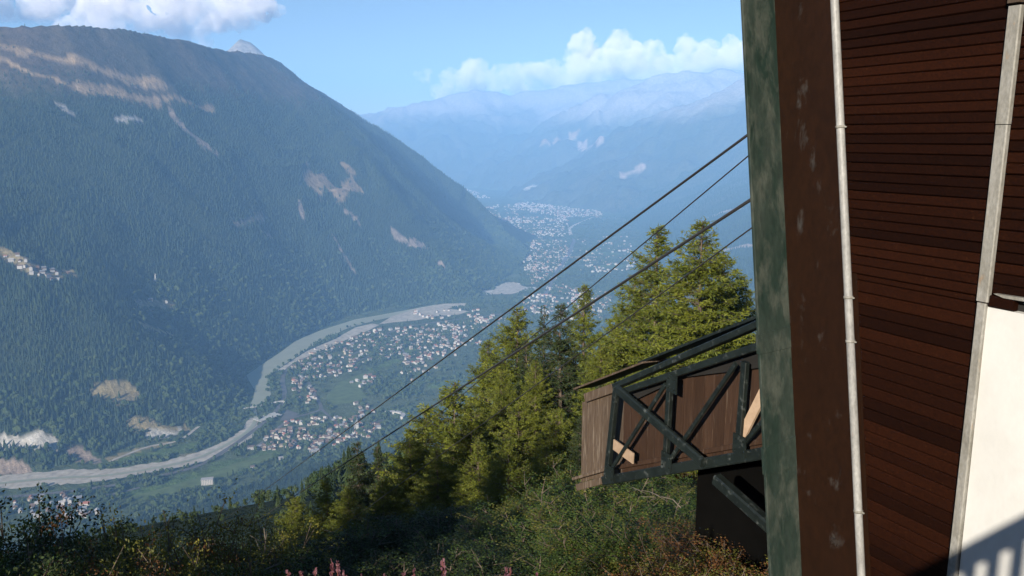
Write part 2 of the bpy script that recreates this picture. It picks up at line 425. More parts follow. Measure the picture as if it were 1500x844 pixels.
def smooth_path(P, n=8):
    P = np.asarray(P); Q = np.vstack([2 * P[0] - P[1], P, 2 * P[-1] - P[-2]]); out = []
    for i in range(1, len(Q) - 2):
        for t in np.arange(n) / n:
            out.append(0.5 * (2 * Q[i] + (Q[i + 1] - Q[i - 1]) * t + (2 * Q[i - 1] - 5 * Q[i] + 4 * Q[i + 1] - Q[i + 2]) * t * t + (3 * Q[i] - Q[i - 1] - 3 * Q[i + 1] + Q[i + 2]) * t ** 3))
    out.append(P[-1]); return np.array(out)
def strip(name, P, width, m, jit=0.0, parent=None, kind='structure', label=None):
    P = smooth_path(P); W = np.broadcast_to(np.asarray(width, float), (len(P),)) if np.isscalar(width) else np.interp(np.linspace(0, 1, len(P)), np.linspace(0, 1, len(width)), width)
    T = np.gradient(P, axis=0); T[:, 2] = 0; T /= np.linalg.norm(T, axis=1)[:, None]; N = np.stack([-T[:, 1], T[:, 0], 0 * T[:, 0]], -1)
    wl_ = W / 2 * (1 + jit * (rng.random(len(P)) - .5)); wr = W / 2 * (1 + jit * (rng.random(len(P)) - .5))
    Vv = np.concatenate([P + N * wl_[:, None], P - N * wr[:, None]]); n = len(P); k = np.arange(n - 1)
    F_ = np.stack([k, k + n, k + n + 1, k + 1], -1)
    return tag(link(bpy.data.objects.new(name, npmesh(name, Vv, F_, m)), parent), kind=kind)

m_water, nt, b = mat('river_water')
nt.links.new(ramp(nt, noise(nt, 0.02, 4), [(0.3, (0.25, 0.26, 0.19)), (0.7, (0.29, 0.30, 0.225))]), b.inputs['Base Color'])
b.inputs['Roughness'].default_value = 0.4; b.inputs['Specular IOR Level'].default_value = 0.12
m_grav = simple('gravel', (0.37, 0.335, 0.28), 0.95, 0.28, 0.06, 0.1)
m_asph = simple('asphalt', (0.11, 0.108, 0.105), 0.9, 0.2, 0.05, 0.2)
m_conc = simple('concrete', (0.40, 0.39, 0.36), 0.85, 0.2, 0.2, 0.2)
m_mead = simple('meadow_grass', (0.095, 0.125, 0.045), 0.95, 0.25, 0.04, 0.05)

drape_poly('river', [(640, 446), (586, 456), (520, 468), (470, 484), (435, 498), (411, 516), (385, 533), (361, 550), (366, 560), (373, 571), (371, 584), (366, 594), (378, 596), (388, 588), (397, 578), (395, 565), (393, 554), (404, 543), (435, 522), (469, 500), (509, 481), (548, 470), (590, 461), (640, 450)], 0.6, m_water)
drape_poly('meadow', [(480, 578), (497, 560), (525, 549), (545, 545), (548, 553), (525, 567), (538, 582), (515, 590), (492, 593), (478, 588)], .5, m_mead)
drape_poly('meadow', [(190, 728), (235, 716), (290, 700), (340, 680), (402, 662), (398, 672), (345, 694), (300, 708), (250, 724), (205, 734)], .5, m_mead)
strip('river_downstream', floor_path([(372, 597), (374, 615), (362, 632), (330, 652), (285, 672), (225, 686), (150, 697), (85, 700), (0, 708), (-120, 722)], 1.6), [10, 10, 12, 12, 12, 12, 12, 12, 12, 12], m_water, 0.3)
strip('gravel_bed', floor_path([(372, 612), (362, 634), (332, 653), (285, 672), (225, 685), (150, 696), (85, 699), (0, 707), (-120, 720)], 0.8), [24, 50, 64, 72, 64, 74, 92, 80, 80], m_grav, 0.35)
drape_poly('gravel_bank', [(404, 544), (420, 533), (450, 514), (490, 497), (520, 480), (528, 478), (545, 474), (556, 476), (540, 484), (522, 491), (500, 501), (470, 514), (440, 528), (415, 543)], 0.9, m_grav)
drape_poly('gravel_flat', [(555, 475), (575, 463), (610, 452), (650, 445), (684, 444), (680, 449), (655, 452), (688, 456), (672, 461), (640, 463), (612, 469), (580, 472)], 0.9, m_grav)
drape_poly('quarry_floor', [(716, 431), (735, 416), (752, 413), (770, 421), (765, 427), (748, 431)], 1.2, m_grav)
strip('highway', floor_path([(800, 352), (838, 350), (836, 365), (825, 385), (812, 405), (800, 430), (770, 452), (720, 462), (655, 470), (600, 478), (555, 492), (500, 507), (450, 524), (424, 538), (414, 555), (417, 578), (408, 597), (390, 616), (362, 638), (334, 657), (290, 682), (234, 697), (165, 711), (80, 722), (0, 729), (-150, 745)], 1.4), [30, 30, 30, 26, 24, 22, 18, 14, 14, 14, 16, 16, 15, 14, 14, 14, 14, 14, 14, 14, 14, 14, 14, 14, 14, 14], m_asph)
strip('highway_verge', floor_path([(836, 365), (812, 405), (800, 430), (770, 452)], 1.0), [50, 44, 36, 30], m_grav, 0.2)
strip('valley_road', floor_path([(870, 318), (838, 332), (836, 345)], 1.2), 30, m_grav, 0.2)
strip('riverside_track', floor_path([(350, 580), (330, 603), (295, 622), (262, 645), (215, 655), (160, 676)], 1.0), 9, m_grav, 0.2)
strip('village_road', floor_path([(452, 560), (462, 580), (470, 598), (452, 606), (430, 612), (410, 625), (396, 640), (374, 655)], 1.0), 11, m_asph)
strip('village_street', floor_path([(470, 598), (505, 628), (540, 622), (560, 615)], 1.0), 9, m_asph)
strip('village_lane', floor_path([(470, 556), (510, 535), (560, 515), (620, 500), (690, 488)], 1.0), 7, m_asph)
strip('village_lane', floor_path([(445, 530), (500, 525), (560, 500), (600, 488)], 1.0), 7, m_asph)
strip('village_lane', floor_path([(560, 482), (585, 505), (600, 535)], 1.0), 7, m_asph)
strip('village_lane', floor_path([(400, 640), (450, 645), (505, 640), (545, 632)], 1.0), 7, m_asph)
strip('valley_lane', floor_path([(130, 728), (165, 724), (205, 714)], 1.0), 8, m_asph)
drape_poly('car_park', [(420, 600), (438, 606), (425, 616), (410, 616)], 1.3, m_asph)
def bridge(px0, px1, w, label):
    P = floor_path([px0, px1], 5.0); t = empty('road_bridge', tuple((P[0] + P[1]) / 2 - np.array([0, 0, 5])))
    c = np.array(t.location); mb = MB(); s = np.cross(P[1] - P[0], (0, 0, 1.0)); mb.beam(P[0] - c, P[1] - c, w, 1.2, s); mb.build('deck', m_conc, t)
    for k in (-1, 1):
        mb = MB(); o = s / np.linalg.norm(s) * k * (w / 2 - .15) + np.array([0, 0, 1.1]); mb.beam(P[0] - c + o, P[1] - c + o, .3, 1.0, s); mb.build('parapet', m_conc, t)
    for f in (.12, .5, .88):
        q = P[0] + (P[1] - P[0]) * f - c; mb = MB(); mb.beam(q + (0, 0, -.5), q + (0, 0, -6), w * .8, 2.0, s); mb.build('pier', m_conc, t)
    tag(t, label, 'bridge')
bridge((356, 598), (384, 594), 14, 'concrete dam bridge closing the lower end of the wide river pool')
bridge((395, 590), (418, 588), 10, 'small road bridge crossing the highway beside the village')
bridge((376, 616), (408, 606), 34, 'broad concrete bridge deck over the river just below the dam')

# ------------------------------------------------------------------ houses
def wall_mat(n, c): return simple(n, c, 0.9, 0.10, 0.3, 0.1)
M_walls = [wall_mat('white_render', (0.42, 0.40, 0.37)), wall_mat('cream_render', (0.38, 0.33, 0.26)), wall_mat('larch_boards', (0.15, 0.09, 0.055)), wall_mat('grey_render', (0.36, 0.35, 0.34))]
M_roofs = [simple('brown_roof', (0.16, 0.11, 0.085), 0.8, 0.2, 0.4), simple('slate_roof', (0.20, 0.20, 0.21), 0.7, 0.2, 0.4), simple('red_roof', (0.28, 0.11, 0.075), 0.8, 0.2, 0.4), simple('tin_roof', (0.36, 0.34, 0.33), 0.6, 0.15, 0.4)]
M_pane = simple('window_glass', (0.05, 0.06, 0.07), 0.2, 0.2, 2)
def gable(mb, w, l, h, rh, ov=0.9, low=None):
    """gabled chalet, ridge along y; material 0 wall, 1 roof, 2 lower storey"""
    a, c = w / 2, l / 2
    hb = -2.5
    if low is not None:
        mb.cur = 2; mb.add([(-a - .1, -c - .1, hb), (a + .1, -c - .1, hb), (a + .1, c + .1, hb), (-a - .1, c + .1, hb), (-a - .1, -c - .1, h * .48), (a + .1, -c - .1, h * .48), (a + .1, c + .1, h * .48), (-a - .1, c + .1, h * .48)],
                           [(0, 1, 5, 4), (1, 2, 6, 5), (2, 3, 7, 6), (3, 0, 4, 7), (4, 5, 6, 7)])
    mb.cur = 0
    mb.add([(-a, -c, hb), (a, -c, hb), (a, c, hb), (-a, c, hb), (-a, -c, h), (a, -c, h), (a, c, h), (-a, c, h), (0, -c, h + rh), (0, c, h + rh)],
           [(0, 1, 5, 8, 4), (1, 2, 6, 5), (2, 3, 7, 9, 6), (3, 0, 4, 7)])
    mb.cur = 1; sl = rh / a; e = a + ov; L = c + ov; t = .35
    for sg in (-1, 1):
        mb.prism([(0, -L, h + rh + t), (sg * e, -L, h - ov * sl + t), (sg * e, -L, h - ov * sl), (0, -L, h + rh)], (0, 2 * L, 0))
    mb.cur = 1; mb.prism([(a * .4, c * .3, h + rh * .4), (a * .4 + .9, c * .3, h + rh * .4), (a * .4 + .9, c * .3, h + rh + 1.2), (a * .4, c * .3, h + rh + 1.2)], (0, .9, 0))
    mb.cur = 0
house_meshes = []
for i in range(10):
    w, l, h = pyr.uniform(9, 13), pyr.uniform(10, 16), pyr.uniform(5, 8.5)
    mb = MB(); two = i % 3 == 0
    gable(mb, w, l, h, w * .30, low=1 if two else None)
    wm = M_walls[2] if two else M_walls[[0, 1, 0, 3, 0, 0, 1, 0, 2, 0][i]]
    house_meshes.append(mb.mesh('village_house', [wm, M_roofs[[0, 0, 1, 0, 3, 0, 1, 2, 0, 1][i]], M_walls[0]]))
def sample_poly(poly, n):
    P = np.array(poly, float); lo, hi = P.min(0), P.max(0); out = []
    while len(out) < n:
        q = lo + (hi - lo) * rng.random(2)
        if in_poly(np.array([q[0]]), np.array([q[1]]), P)[0]: out.append(q)
    return np.array(out)
LAB = {'mid': 'small pale chalet among the houses of the village beside the river pool',
       'low': 'small chalet in the hamlet below the dark forest edge under the station',
       'left': 'small chalet in a clearing high on the wooded mountainside across the river'}
houses = []; house_xy = np.zeros((0, 2))
def scatter_houses(poly, n, zone, floor=True, gap=12.5):
    global house_xy
    pts = sample_poly(poly, n * 3)
    P = hit(pts[:, 0], pts[:, 1]) if not floor else floor_path(pts, 0.0)
    c = 0
    for p in P:
        if np.isnan(p[0]) or c >= n: continue
        if len(house_xy) and np.min(np.hypot(*(house_xy - p[:2]).T)) < gap: continue
        house_xy = np.vstack([house_xy, p[:2]]); houses.append((p, zone)); c += 1
roads_xy = []
scatter_houses([(425, 540), (462, 512), (560, 482), (600, 478), (645, 476), (690, 484), (686, 502), (655, 520), (600, 540), (585, 524), (540, 530), (510, 548), (470, 556), (440, 556)], 135, 'mid')
scatter_houses([(372, 652), (405, 628), (425, 616), (470, 612), (520, 612), (560, 626), (545, 640), (500, 650), (470, 662), (420, 660), (390, 664)], 62, 'mid')
scatter_houses([(424, 556), (468, 560), (462, 592), (440, 590), (428, 575)], 24, 'mid')
scatter_houses([(505, 560), (545, 548), (560, 556), (530, 568)], 12, 'mid')
scatter_houses([(515, 592), (545, 590), (548, 612), (518, 615)], 10, 'mid')
scatter_houses([(20, 726), (90, 722), (150, 740), (140, 762), (60, 760), (10, 745)], 34, 'low')
scatter_houses([(0, 370), (30, 372), (60, 392), (108, 396), (104, 412), (60, 410), (10, 385)], 20, 'left', False)
scatter_houses([(203, 440), (252, 443), (250, 452), (205, 450)], 12, 'left', False)
scatter_houses([(213, 470), (238, 470), (252, 490), (235, 494)], 12, 'left', False)
scatter_houses([(290, 505), (300, 500), (300, 512)], 2, 'left', False)
scatter_houses([(222, 595), (235, 590), (240, 598)], 2, 'left', False)
HL = ['brown roofed chalet with dark timber upper floor', 'cream walled house with brown roof', 'white house with grey slate roof', 'brown roofed chalet of timber and white', 'white house with pale metal roof',
      'white house with brown roof', 'slate roofed chalet with dark timber front', 'white house with red roof', 'dark brown timber house', 'slate roofed chalet of timber and white']
def zone_words(p, zn):
    if zn == 'low': return 'in the hamlet below the slope'
    if zn == 'left': return 'in a clearing on the wooded mountainside'
    if p[1] > 2560: return 'in the village field by the gravel bank'
    if p[1] > 2370: return 'between the highway and the village meadow'
    return 'near the village church'
for i, (p, zn) in enumerate(houses[:300]):
    hk = int(rng.integers(10)); o = bpy.data.objects.new('village_house', house_meshes[hk])
    o.location = (p[0], p[1], p[2]); o.rotation_euler = (0, 0, rng.choice([0.5, 2.07]) + rng.normal() * .25)
    s = rng.uniform(.62, 1.02); o.scale = (s, s, s); lb = HL[hk] + ' ' + zone_words(p, zn)
    tag(link(o), lb, 'house', 'houses: ' + lb)
# the many far houses up the valley, too small to count
fa = []
for poly, n in (([(425, 540), (462, 512), (560, 482), (600, 478), (645, 476), (690, 484), (686, 502), (655, 520), (600, 540), (585, 524), (540, 530), (510, 548), (470, 556), (440, 556)], 190),
                ([(372, 652), (405, 628), (425, 616), (470, 612), (520, 612), (560, 626), (545, 640), (500, 650), (470, 662), (420, 660), (390, 664)], 90), ([(600, 458), (700, 452), (760, 470), (700, 486), (640, 478)], 70), ([(560, 500), (690, 490), (720, 500), (600, 560), (570, 545)], 60), ([(770, 432), (820, 418), (900, 430), (880, 470), (800, 468), (760, 458)], 200),
                ([(735, 320), (830, 318), (840, 345), (780, 352), (740, 340)], 300), ([(755, 352), (830, 352), (834, 375), (800, 410), (780, 418), (765, 385)], 330), ([(845, 350), (920, 345), (940, 400), (850, 400)], 120),
                ([(755, 298), (800, 296), (880, 308), (882, 320), (820, 318), (780, 312), (750, 304)], 420), ([(700, 300), (760, 300), (760, 330), (725, 330)], 90), ([(670, 276), (700, 280), (720, 292), (690, 290)], 40)):
    fa.append(sample_poly(poly, n))
fa = floor_path(np.concatenate(fa), 0.0)
Vh, Fh, Mh = [], [], []
for p in fa:
    w, l, h = (rng.uniform(7, 10), rng.uniform(8, 12), rng.uniform(4, 7)) if p[1] < 3300 else (rng.uniform(8, 14), rng.uniform(9, 18), rng.uniform(5, 10))
    if p[1] > 7500: w *= 1.3; l *= 1.4; h *= 1.35
    a_ = rng.uniform(0, 3.14); ca, sa = math.cos(a_), math.sin(a_); k = len(Vh); rh = w * .3
    for q in [(-w/2, -l/2, -3), (w/2, -l/2, -3), (w/2, l/2, -3), (-w/2, l/2, -3), (-w/2, -l/2, h), (w/2, -l/2, h), (w/2, l/2, h), (-w/2, l/2, h), (0, -l/2, h + rh), (0, l/2, h + rh)]:
        Vh.append((p[0] + q[0] * ca - q[1] * sa, p[1] + q[0] * sa + q[1] * ca, p[2] + q[2]))
    for f, m in (((0, 1, 5, 4), 0), ((1, 2, 6, 5), 0), ((2, 3, 7, 6), 0), ((3, 0, 4, 7), 0), ((4, 5, 8, 8), 0), ((6, 7, 9, 9), 0), ((5, 6, 9, 8), 1), ((7, 4, 8, 9), 1)):
        Fh.append(tuple(k + i for i in f)); Mh.append(m * (1 + int(k // 10 % 3 == 0)) + (0 if m else (3 if k // 10 % 4 == 0 else 0)))
me = bpy.data.meshes.new('far_town'); me.from_pydata(Vh, [], [f[:3] if f[2] == f[3] else f for f in Fh])
for m in (M_walls[0], M_roofs[0], M_roofs[2], M_walls[1]): me.materials.append(m)
me.polygons.foreach_set('material_index', np.array(Mh, np.int32)); me.update()
tag(link(bpy.data.objects.new('far_town', me)), 'mass of tiny pale houses of the distant towns along the hazy valley floor', 'town', kind='stuff')

def part_box(name, cx, cy_, w, l, z0, z1, m, parent):
    mb = MB(); mb.prism([(cx - w/2, cy_ - l/2, z0), (cx + w/2, cy_ - l/2, z0), (cx + w/2, cy_ + l/2, z0), (cx - w/2, cy_ + l/2, z0)], (0, 0, z1 - z0)); return mb.build(name, m, parent)
# church
P = floor_path([(522, 628)], 0)[0]
t = tag(empty('church', tuple(P), 0.35), 'white village church with a slim pointed spire', 'church')
mb = MB(); gable(mb, 12, 24, 9, 6); me_ = mb.mesh('nave', [M_walls[0], M_roofs[1]]); link(bpy.data.objects.new('nave', me_), t)
part_box('tower', 0, -15, 7, 7, -2, 24, M_walls[0], t)
mb = MB(); mb.add([(-4, -19, 24), (4, -19, 24), (4, -11, 24), (-4, -11, 24), (-1.3, -16.3, 30), (1.3, -16.3, 30), (1.3, -13.7, 30), (-1.3, -13.7, 30), (0, -15, 42)],
                  [(0, 1, 5, 4), (1, 2, 6, 5), (2, 3, 7, 6), (3, 0, 4, 7), (4, 5, 8), (5, 6, 8), (6, 7, 8), (7, 4, 8), (3, 2, 1, 0)]); mb.build('spire', M_roofs[1], t)
for k in range(2): part_box('bell_opening', -1.6 + 3.2 * k, -18.55, 1.4, .2, 17, 21, M_pane, t)
# white hotel block with window rows
def block(px, w, l, h, floors, n, rz, label, roof=1, wall=0, cat='building'):
    P = floor_path([px], 0)[0]; P[2] = height(np.array([P[0]]), np.array([P[1]]))[0]
    t = tag(empty('apartment_block', tuple(P), rz), label, cat)
    part_box('wall', 0, 0, w, l, -4, h, M_walls[wall], t)
    mb = MB(); mb.prism([(-w/2 - .8, -l/2 - .8, h), (w/2 + .8, -l/2 - .8, h), (w/2 + .8, 0, h + l * .2), (w/2 + .8, l/2 + .8, h), (-w/2 - .8, l/2 + .8, h), (-w/2 - .8, 0, h + l * .2)][:2] + [(w/2 + .8, l/2 + .8, h), (-w/2 - .8, l/2 + .8, h)], (0, 0, .5)); mb.build('roof', M_roofs[roof], t)
    for f in range(floors):
        for k in range(n):
            part_box('window', -w/2 + w * (k + .5) / n, -l/2 - .02, w / n * .5, .16, f * h / floors + .9, f * h / floors + h / floors * .8, M_pane, t)
    return t
block((304, 709), 26, 14, 13, 4, 7, 0.25, 'long white apartment block standing alone on the green slope above the river', 3)
block((368, 658), 18, 12, 8, 2, 4, 0.3, 'pale two storey building at the village edge next to the highway', 0)
block((461, 664), 24, 12, 9, 3, 5, 0.5, 'large white building below the church at the lower village edge', 3)
block((370, 688), 9, 9, 9, 2, 2, 0.3, 'tiny white tower house alone among trees below the village', 0)
block((412, 673), 12, 8, 6, 2, 3, 0.3, 'low white house alone at the forest edge under the village', 3)
block((430, 540), 16, 12, 12, 3, 4, 0.5, 'tall cream building beside the gravel bank', 0, 1)
# curved school complex
P = floor_path([(573, 612)], 0)[0]
t = tag(empty('curved_building', tuple(P)), 'white curved building with flat roof beside the village', 'building')
for nm, r0, r1, z0, z1, m in (('wall', 30, 40, -3, 8, M_walls[0]), ('roof', 29, 41, 8.02, 8.6, M_roofs[3])):
    mb = MB(); N = 14
    for k in range(N):
        a0, a1 = R_(-25 + 150 * k / N), R_(-25 + 150 * (k + 1) / N)
        mb.prism([(r0 * math.cos(a0), r0 * math.sin(a0), z0), (r1 * math.cos(a0), r1 * math.sin(a0), z0), (r1 * math.cos(a1), r1 * math.sin(a1), z0), (r0 * math.cos(a1), r0 * math.sin(a1), z0)], (0, 0, z1 - z0))
    mb.build(nm, m, t)
# hillside statue
Ps = hitl([(228, 412)])[0]
t = tag(empty('statue', tuple(Ps)), 'tall pale statue on a pedestal standing out of the mountainside forest', 'statue')
part_box('pedestal', 0, 0, 7, 7, -3, 9, m_conc, t)
mb = MB(); mb.tube([(0, 0, 9), (0, 0, 12), (0, 0, 19), (0, 0, 23.5), (0, 0, 24.5), (0, 0, 26), (0, 0, 28)], [3.0, 2.6, 2.0, 2.2, .9, 1.3, .4], 10); mb.tube([(1.8, 0, 22.5), (3.6, -.6, 24), (4.0, -.8, 27)], [.8, .6, .4], 8); mb.build('figure', m_conc, t, True)
# ------------------------------------------------------------------ forests (instanced stuff)
def source_tree(name, kind, seed):
    g = np.random.default_rng(seed); mb = MB()
    if kind == 'conifer':
        tiers = 5
        for k in range(tiers):
            z0 = .08 + .9 * k / tiers; z1 = min(1.0, z0 + .36 - .02 * k); r0 = .20 * (1 - z0) ** .85 + .012; n = 7
            vs = [(r0 * (1 + .35 * (g.random() - .5)) * math.cos(2 * math.pi * (i + .5 * k) / n), r0 * (1 + .35 * (g.random() - .5)) * math.sin(2 * math.pi * (i + .5 * k) / n), z0 - .05 * g.random()) for i in range(n)] + [(0, 0, z1)]
            mb.add(vs, [(i, (i + 1) % n, n) for i in range(n)])
        return mb.mesh(name, M_conif)
    for k in range(7):
        c = np.array([.16 * g.normal(), .16 * g.normal(), .45 + .3 * g.random()]); r = .2 + .12 * g.random(); vs = []
        for i in range(4):
            for j in range(6):
                a = math.pi * (i + .5) / 4; bb = 2 * math.pi * j / 6; q = r * (1 + .35 * (g.random() - .5))
                vs.append(tuple(c + q * np.array([math.sin(a) * math.cos(bb), math.sin(a) * math.sin(bb), math.cos(a)])))
        mb.add(vs, [(i * 6 + j, (i + 1) * 6 + j, (i + 1) * 6 + (j + 1) % 6, i * 6 + (j + 1) % 6) for i in range(3) for j in range(6)] + [tuple(range(6)), tuple(range(18, 24))[::-1]])
    mb.prism([(-.03, -.03, -.1), (.03, -.03, -.1), (.03, .03, -.1), (-.03, .03, -.1)], (0, 0, .5))
    return mb.mesh(name, M_broad)
def instancer(name, pts, scales, src_mesh, label, cat):
    me = bpy.data.meshes.new(name); me.vertices.add(len(pts)); me.vertices.foreach_set('co', np.asarray(pts, np.float32).ravel())
    for nm, ar in (('s', scales), ('rz', rng.random(len(pts)) * 6.283)):
        at = me.attributes.new(nm, 'FLOAT', 'POINT'); at.data.foreach_set('value', np.asarray(ar, np.float32))
    me.update()
    o = link(bpy.data.objects.new(name, me)); src = bpy.data.objects.new(name + '_source', src_mesh)
    ng = bpy.data.node_groups.new(name, 'GeometryNodeTree'); ng.interface.new_socket('Geometry', in_out='INPUT', socket_type='NodeSocketGeometry'); ng.interface.new_socket('Geometry', in_out='OUTPUT', socket_type='NodeSocketGeometry')
    N = ng.nodes; gi = N.new('NodeGroupInput'); go = N.new('NodeGroupOutput'); ip = N.new('GeometryNodeInstanceOnPoints'); ob = N.new('GeometryNodeObjectInfo'); ob.inputs['Object'].default_value = src; ob.inputs['As Instance'].default_value = True
    a1 = N.new('GeometryNodeInputNamedAttribute'); a1.data_type = 'FLOAT'; a1.inputs[0].default_value = 's'
    a2 = N.new('GeometryNodeInputNamedAttribute'); a2.data_type = 'FLOAT'; a2.inputs[0].default_value = 'rz'
    cx = N.new('ShaderNodeCombineXYZ'); L = ng.links
    L.new(gi.outputs[0], ip.inputs['Points']); L.new(ob.outputs['Geometry'], ip.inputs['Instance']); L.new(a1.outputs[0], ip.inputs['Scale']); L.new(a2.outputs[0], cx.inputs[2]); L.new(cx.outputs[0], ip.inputs['Rotation']); L.new(ip.outputs[0], go.inputs[0])
    md = o.modifiers.new('scatter', 'NODES'); md.node_group = ng
    return tag(o, label, cat, kind='stuff')
def jitter(x0, x1, y0, y1, sp):
    gx, gy = np.meshgrid(np.arange(x0, x1, sp), np.arange(y0, y1, sp)); gx = gx.ravel(); gy = gy.ravel()
    return gx + (rng.random(gx.size) - .5) * sp * 1.1, gy + (rng.random(gx.size) - .5) * sp * 1.1
def in_view(x, y, lo=-35.5, hi=17.5):
    a = np.degrees(np.arctan2(x, y)); return (a > lo) & (a < hi)

# left mountain conifers
x, y = jitter(-4200, 500, 1500, 6900, 8.6)
m = in_view(x, y) & in_poly(x, y, ML_POLY); x, y = x[m], y[m]
z = height(x, y); tz = 190 + 120 * fbm(x / 500, y / 500, 51, 4); pm = patch_mask(x, y)
dens = sstep(120, -90, z - tz) * (0.72 + 0.28 * sstep(-.25, .1, fbm(x / 110, y / 110, 81, 3)))
dens = np.where(z - tz > 60, .02, dens); dens = np.where(pm >= 0, .04, dens)
m = rng.random(x.size) < dens; x, y, z = x[m], y[m], z[m]
if len(house_xy):
    hl = np.array([p[:2] for p, zn in houses if zn == 'left'])
    for h_ in hl: k = np.hypot(x - h_[0], y - h_[1]) > 16; x, y, z = x[k], y[k], z[k]
hz = np.clip((z + 800) / 1000, 0, 1)
s = rng.uniform(11, 21, x.size) * (1.1 - .35 * hz) * (1 + .25 * fbm(x / 90, y / 90, 83, 2))
br = (rng.random(x.size) < sstep(.32, -.02, hz + .25 * fbm(x / 240, y / 240, 84, 3)) * .3)
instancer('mountain_forest', np.stack([x, y, z - .5], -1)[~br], s[~br], source_tree('forest_conifer', 'conifer', 1), 'dark conifer forest covering the big mountainside across the river', 'forest')
instancer('riverside_wood', np.stack([x, y, z - .5], -1)[br], s[br] * .9, source_tree('forest_broadleaf', 'broad', 2), 'mixed broadleaf wood along the foot of the mountain by the river', 'forest')
# valley-floor trees
floor_strips = [o for o in bpy.data.objects if o.name.split('.')[0] in ('river', 'river_downstream', 'gravel_bed', 'gravel_bank', 'gravel_flat', 'quarry_floor', 'highway', 'village_road', 'village_street', 'riverside_track', 'valley_road', 'car_park', 'valley_lane', 'village_lane', 'meadow')]
def off_strips(x, y):
    ok = np.ones(x.size, bool)
    for o in floor_strips:
        for p in o.data.polygons:
            P = np.array([o.data.vertices[i].co[:2] for i in p.vertices]); lo, hi = P.min(0) - 4, P.max(0) + 4
            k = np.nonzero((x > lo[0]) & (x < hi[0]) & (y > lo[1]) & (y < hi[1]))[0]
            if k.size:
                c = P.mean(0); ok[k] &= ~in_poly(x[k], y[k], c + (P - c) * 1.06)
    return ok
x, y = jitter(-2300, 1300, 1450, 9200, 11)
zf_ = floor_z(y); m = in_view(x, y) & ~in_poly(x, y, ML_POLY); x, y = x[m], y[m]
z = height(x, y); d, side = poly_dist(x, y, RF); m = (side > -1e9) & (z < floor_z(y) + 3); x, y, z = x[m], y[m], z[m]
pm = patch_mask(x, y); g = fbm(x / 120, y / 120, 91, 4)
dens = sstep(-.12, .22, g) * .8 + .08; dens = np.where((y < 2130) & (x > -1000) & (x < 300), np.maximum(dens, .25 + .65 * sstep(-.35, .05, g)), dens); dens = np.where(pm >= 0, .01, dens)
m = rng.random(x.size) < dens; x, y, z = x[m], y[m], z[m]; m = off_strips(x, y); x, y, z = x[m], y[m], z[m]
for h_ in house_xy: k = np.hypot(x - h_[0], y - h_[1]) > 11; x, y, z = x[k], y[k], z[k]
s = rng.uniform(6, 14, x.size); con = rng.random(x.size) < .3
instancer('valley_trees', np.stack([x, y, z - .3], -1)[~con], s[~con], bpy.data.meshes['forest_broadleaf'], 'scattered broadleaf trees among the houses and fields of the valley floor', 'trees')
instancer('valley_conifers', np.stack([x, y, z - .3], -1)[con], s[con] * 1.3, bpy.data.meshes['forest_conifer'], 'scattered dark conifers among the houses of the valley floor', 'trees')
# near hillside below the station and the slopes further up the right-hand side
def source_mid(name, seed):
    g = np.random.default_rng(seed); mb = MB()
    for k in range(16):
        z0 = .06 + .92 * k / 16; r0 = .19 * (1 - z0) ** .8 + .008; n = 9; ph = g.random() * 6
        vs = []
        for i in range(n):
            q = r0 * g.uniform(.55, 1.15); a = 2 * math.pi * i / n + ph; vs += [(q * math.cos(a), q * math.sin(a), z0 - .03 - .03 * g.random())]
            a += math.pi / n; vs += [(.35 * r0 * math.cos(a), .35 * r0 * math.sin(a), z0 + .01)]
        vs.append((0, 0, min(1, z0 + .14))); mb.add(vs, [(i, (i + 1) % (2 * n), 2 * n) for i in range(2 * n)])
    mb.tube([(0, 0, -.05), (0, 0, .5)], [.018, .01], 5); return mb.mesh(name, M_conif)
x, y = jitter(-1900, 700, 60, 2600, 7.5)
m = in_view(x, y, -38, 17); x, y = x[m], y[m]; r_ = np.hypot(x, y); m = (r_ > 140) & (r_ < 2700); x, y = x[m], y[m]
z = height(x, y); d, side = poly_dist(x, y, RF); pm = patch_mask(x, y)
m = (side < 0) & (d > 6) & (pm < 0) & (rng.random(x.size) < .35 + .6 * sstep(-.3, .1, fbm(x / 80, y / 80, 93, 3))); x, y, z = x[m], y[m], z[m]
for h_ in house_xy: k = np.hypot(x - h_[0], y - h_[1]) > 14; x, y, z = x[k], y[k], z[k]
azd = np.degrees(np.arctan2(x, y)); thr = np.interp(azd, [-24, -19, -14, -10], [1000, 700, 350, 150])
s = rng.uniform(8, 17, x.size) * np.clip(np.hypot(x, y) / thr, .22, 1); br = rng.random(x.size) < sstep(-.1, .3, fbm(x / 150, y / 150, 94, 3)) * .35 + .05
instancer('hillside_forest', np.stack([x, y, z - .3], -1)[~br], s[~br], source_mid('hillside_conifer', 4), 'conifer forest on the near slope falling from the station to the valley', 'forest')
def source_leafy(name, seed, n=900):
    g = np.random.default_rng(seed); k = 9; cc = np.stack([g.normal(0, .16, k), g.normal(0, .16, k), g.uniform(.3, .85, k)], -1); rr_ = g.uniform(.12, .24, k)
    w = g.integers(k, size=n); d = g.normal(size=(n, 3)); d /= np.linalg.norm(d, axis=1)[:, None]; P = cc[w] + d * (rr_[w] * g.uniform(.7, 1.05, n))[:, None]
    t1 = np.cross(d + g.normal(0, .5, (n, 3)), g.normal(size=(n, 3))); t1 /= np.linalg.norm(t1, axis=1)[:, None]; t2 = np.cross(t1, d); L = g.uniform(.03, .06, n)[:, None]
    Vv = np.stack([P - t1 * L, P + t2 * L * .7, P + t1 * L, P - t2 * L * .7], 1).reshape(-1, 3); Ff = np.arange(4 * n).reshape(-1, 4)
    return npmesh(name, Vv, Ff, M_broad)
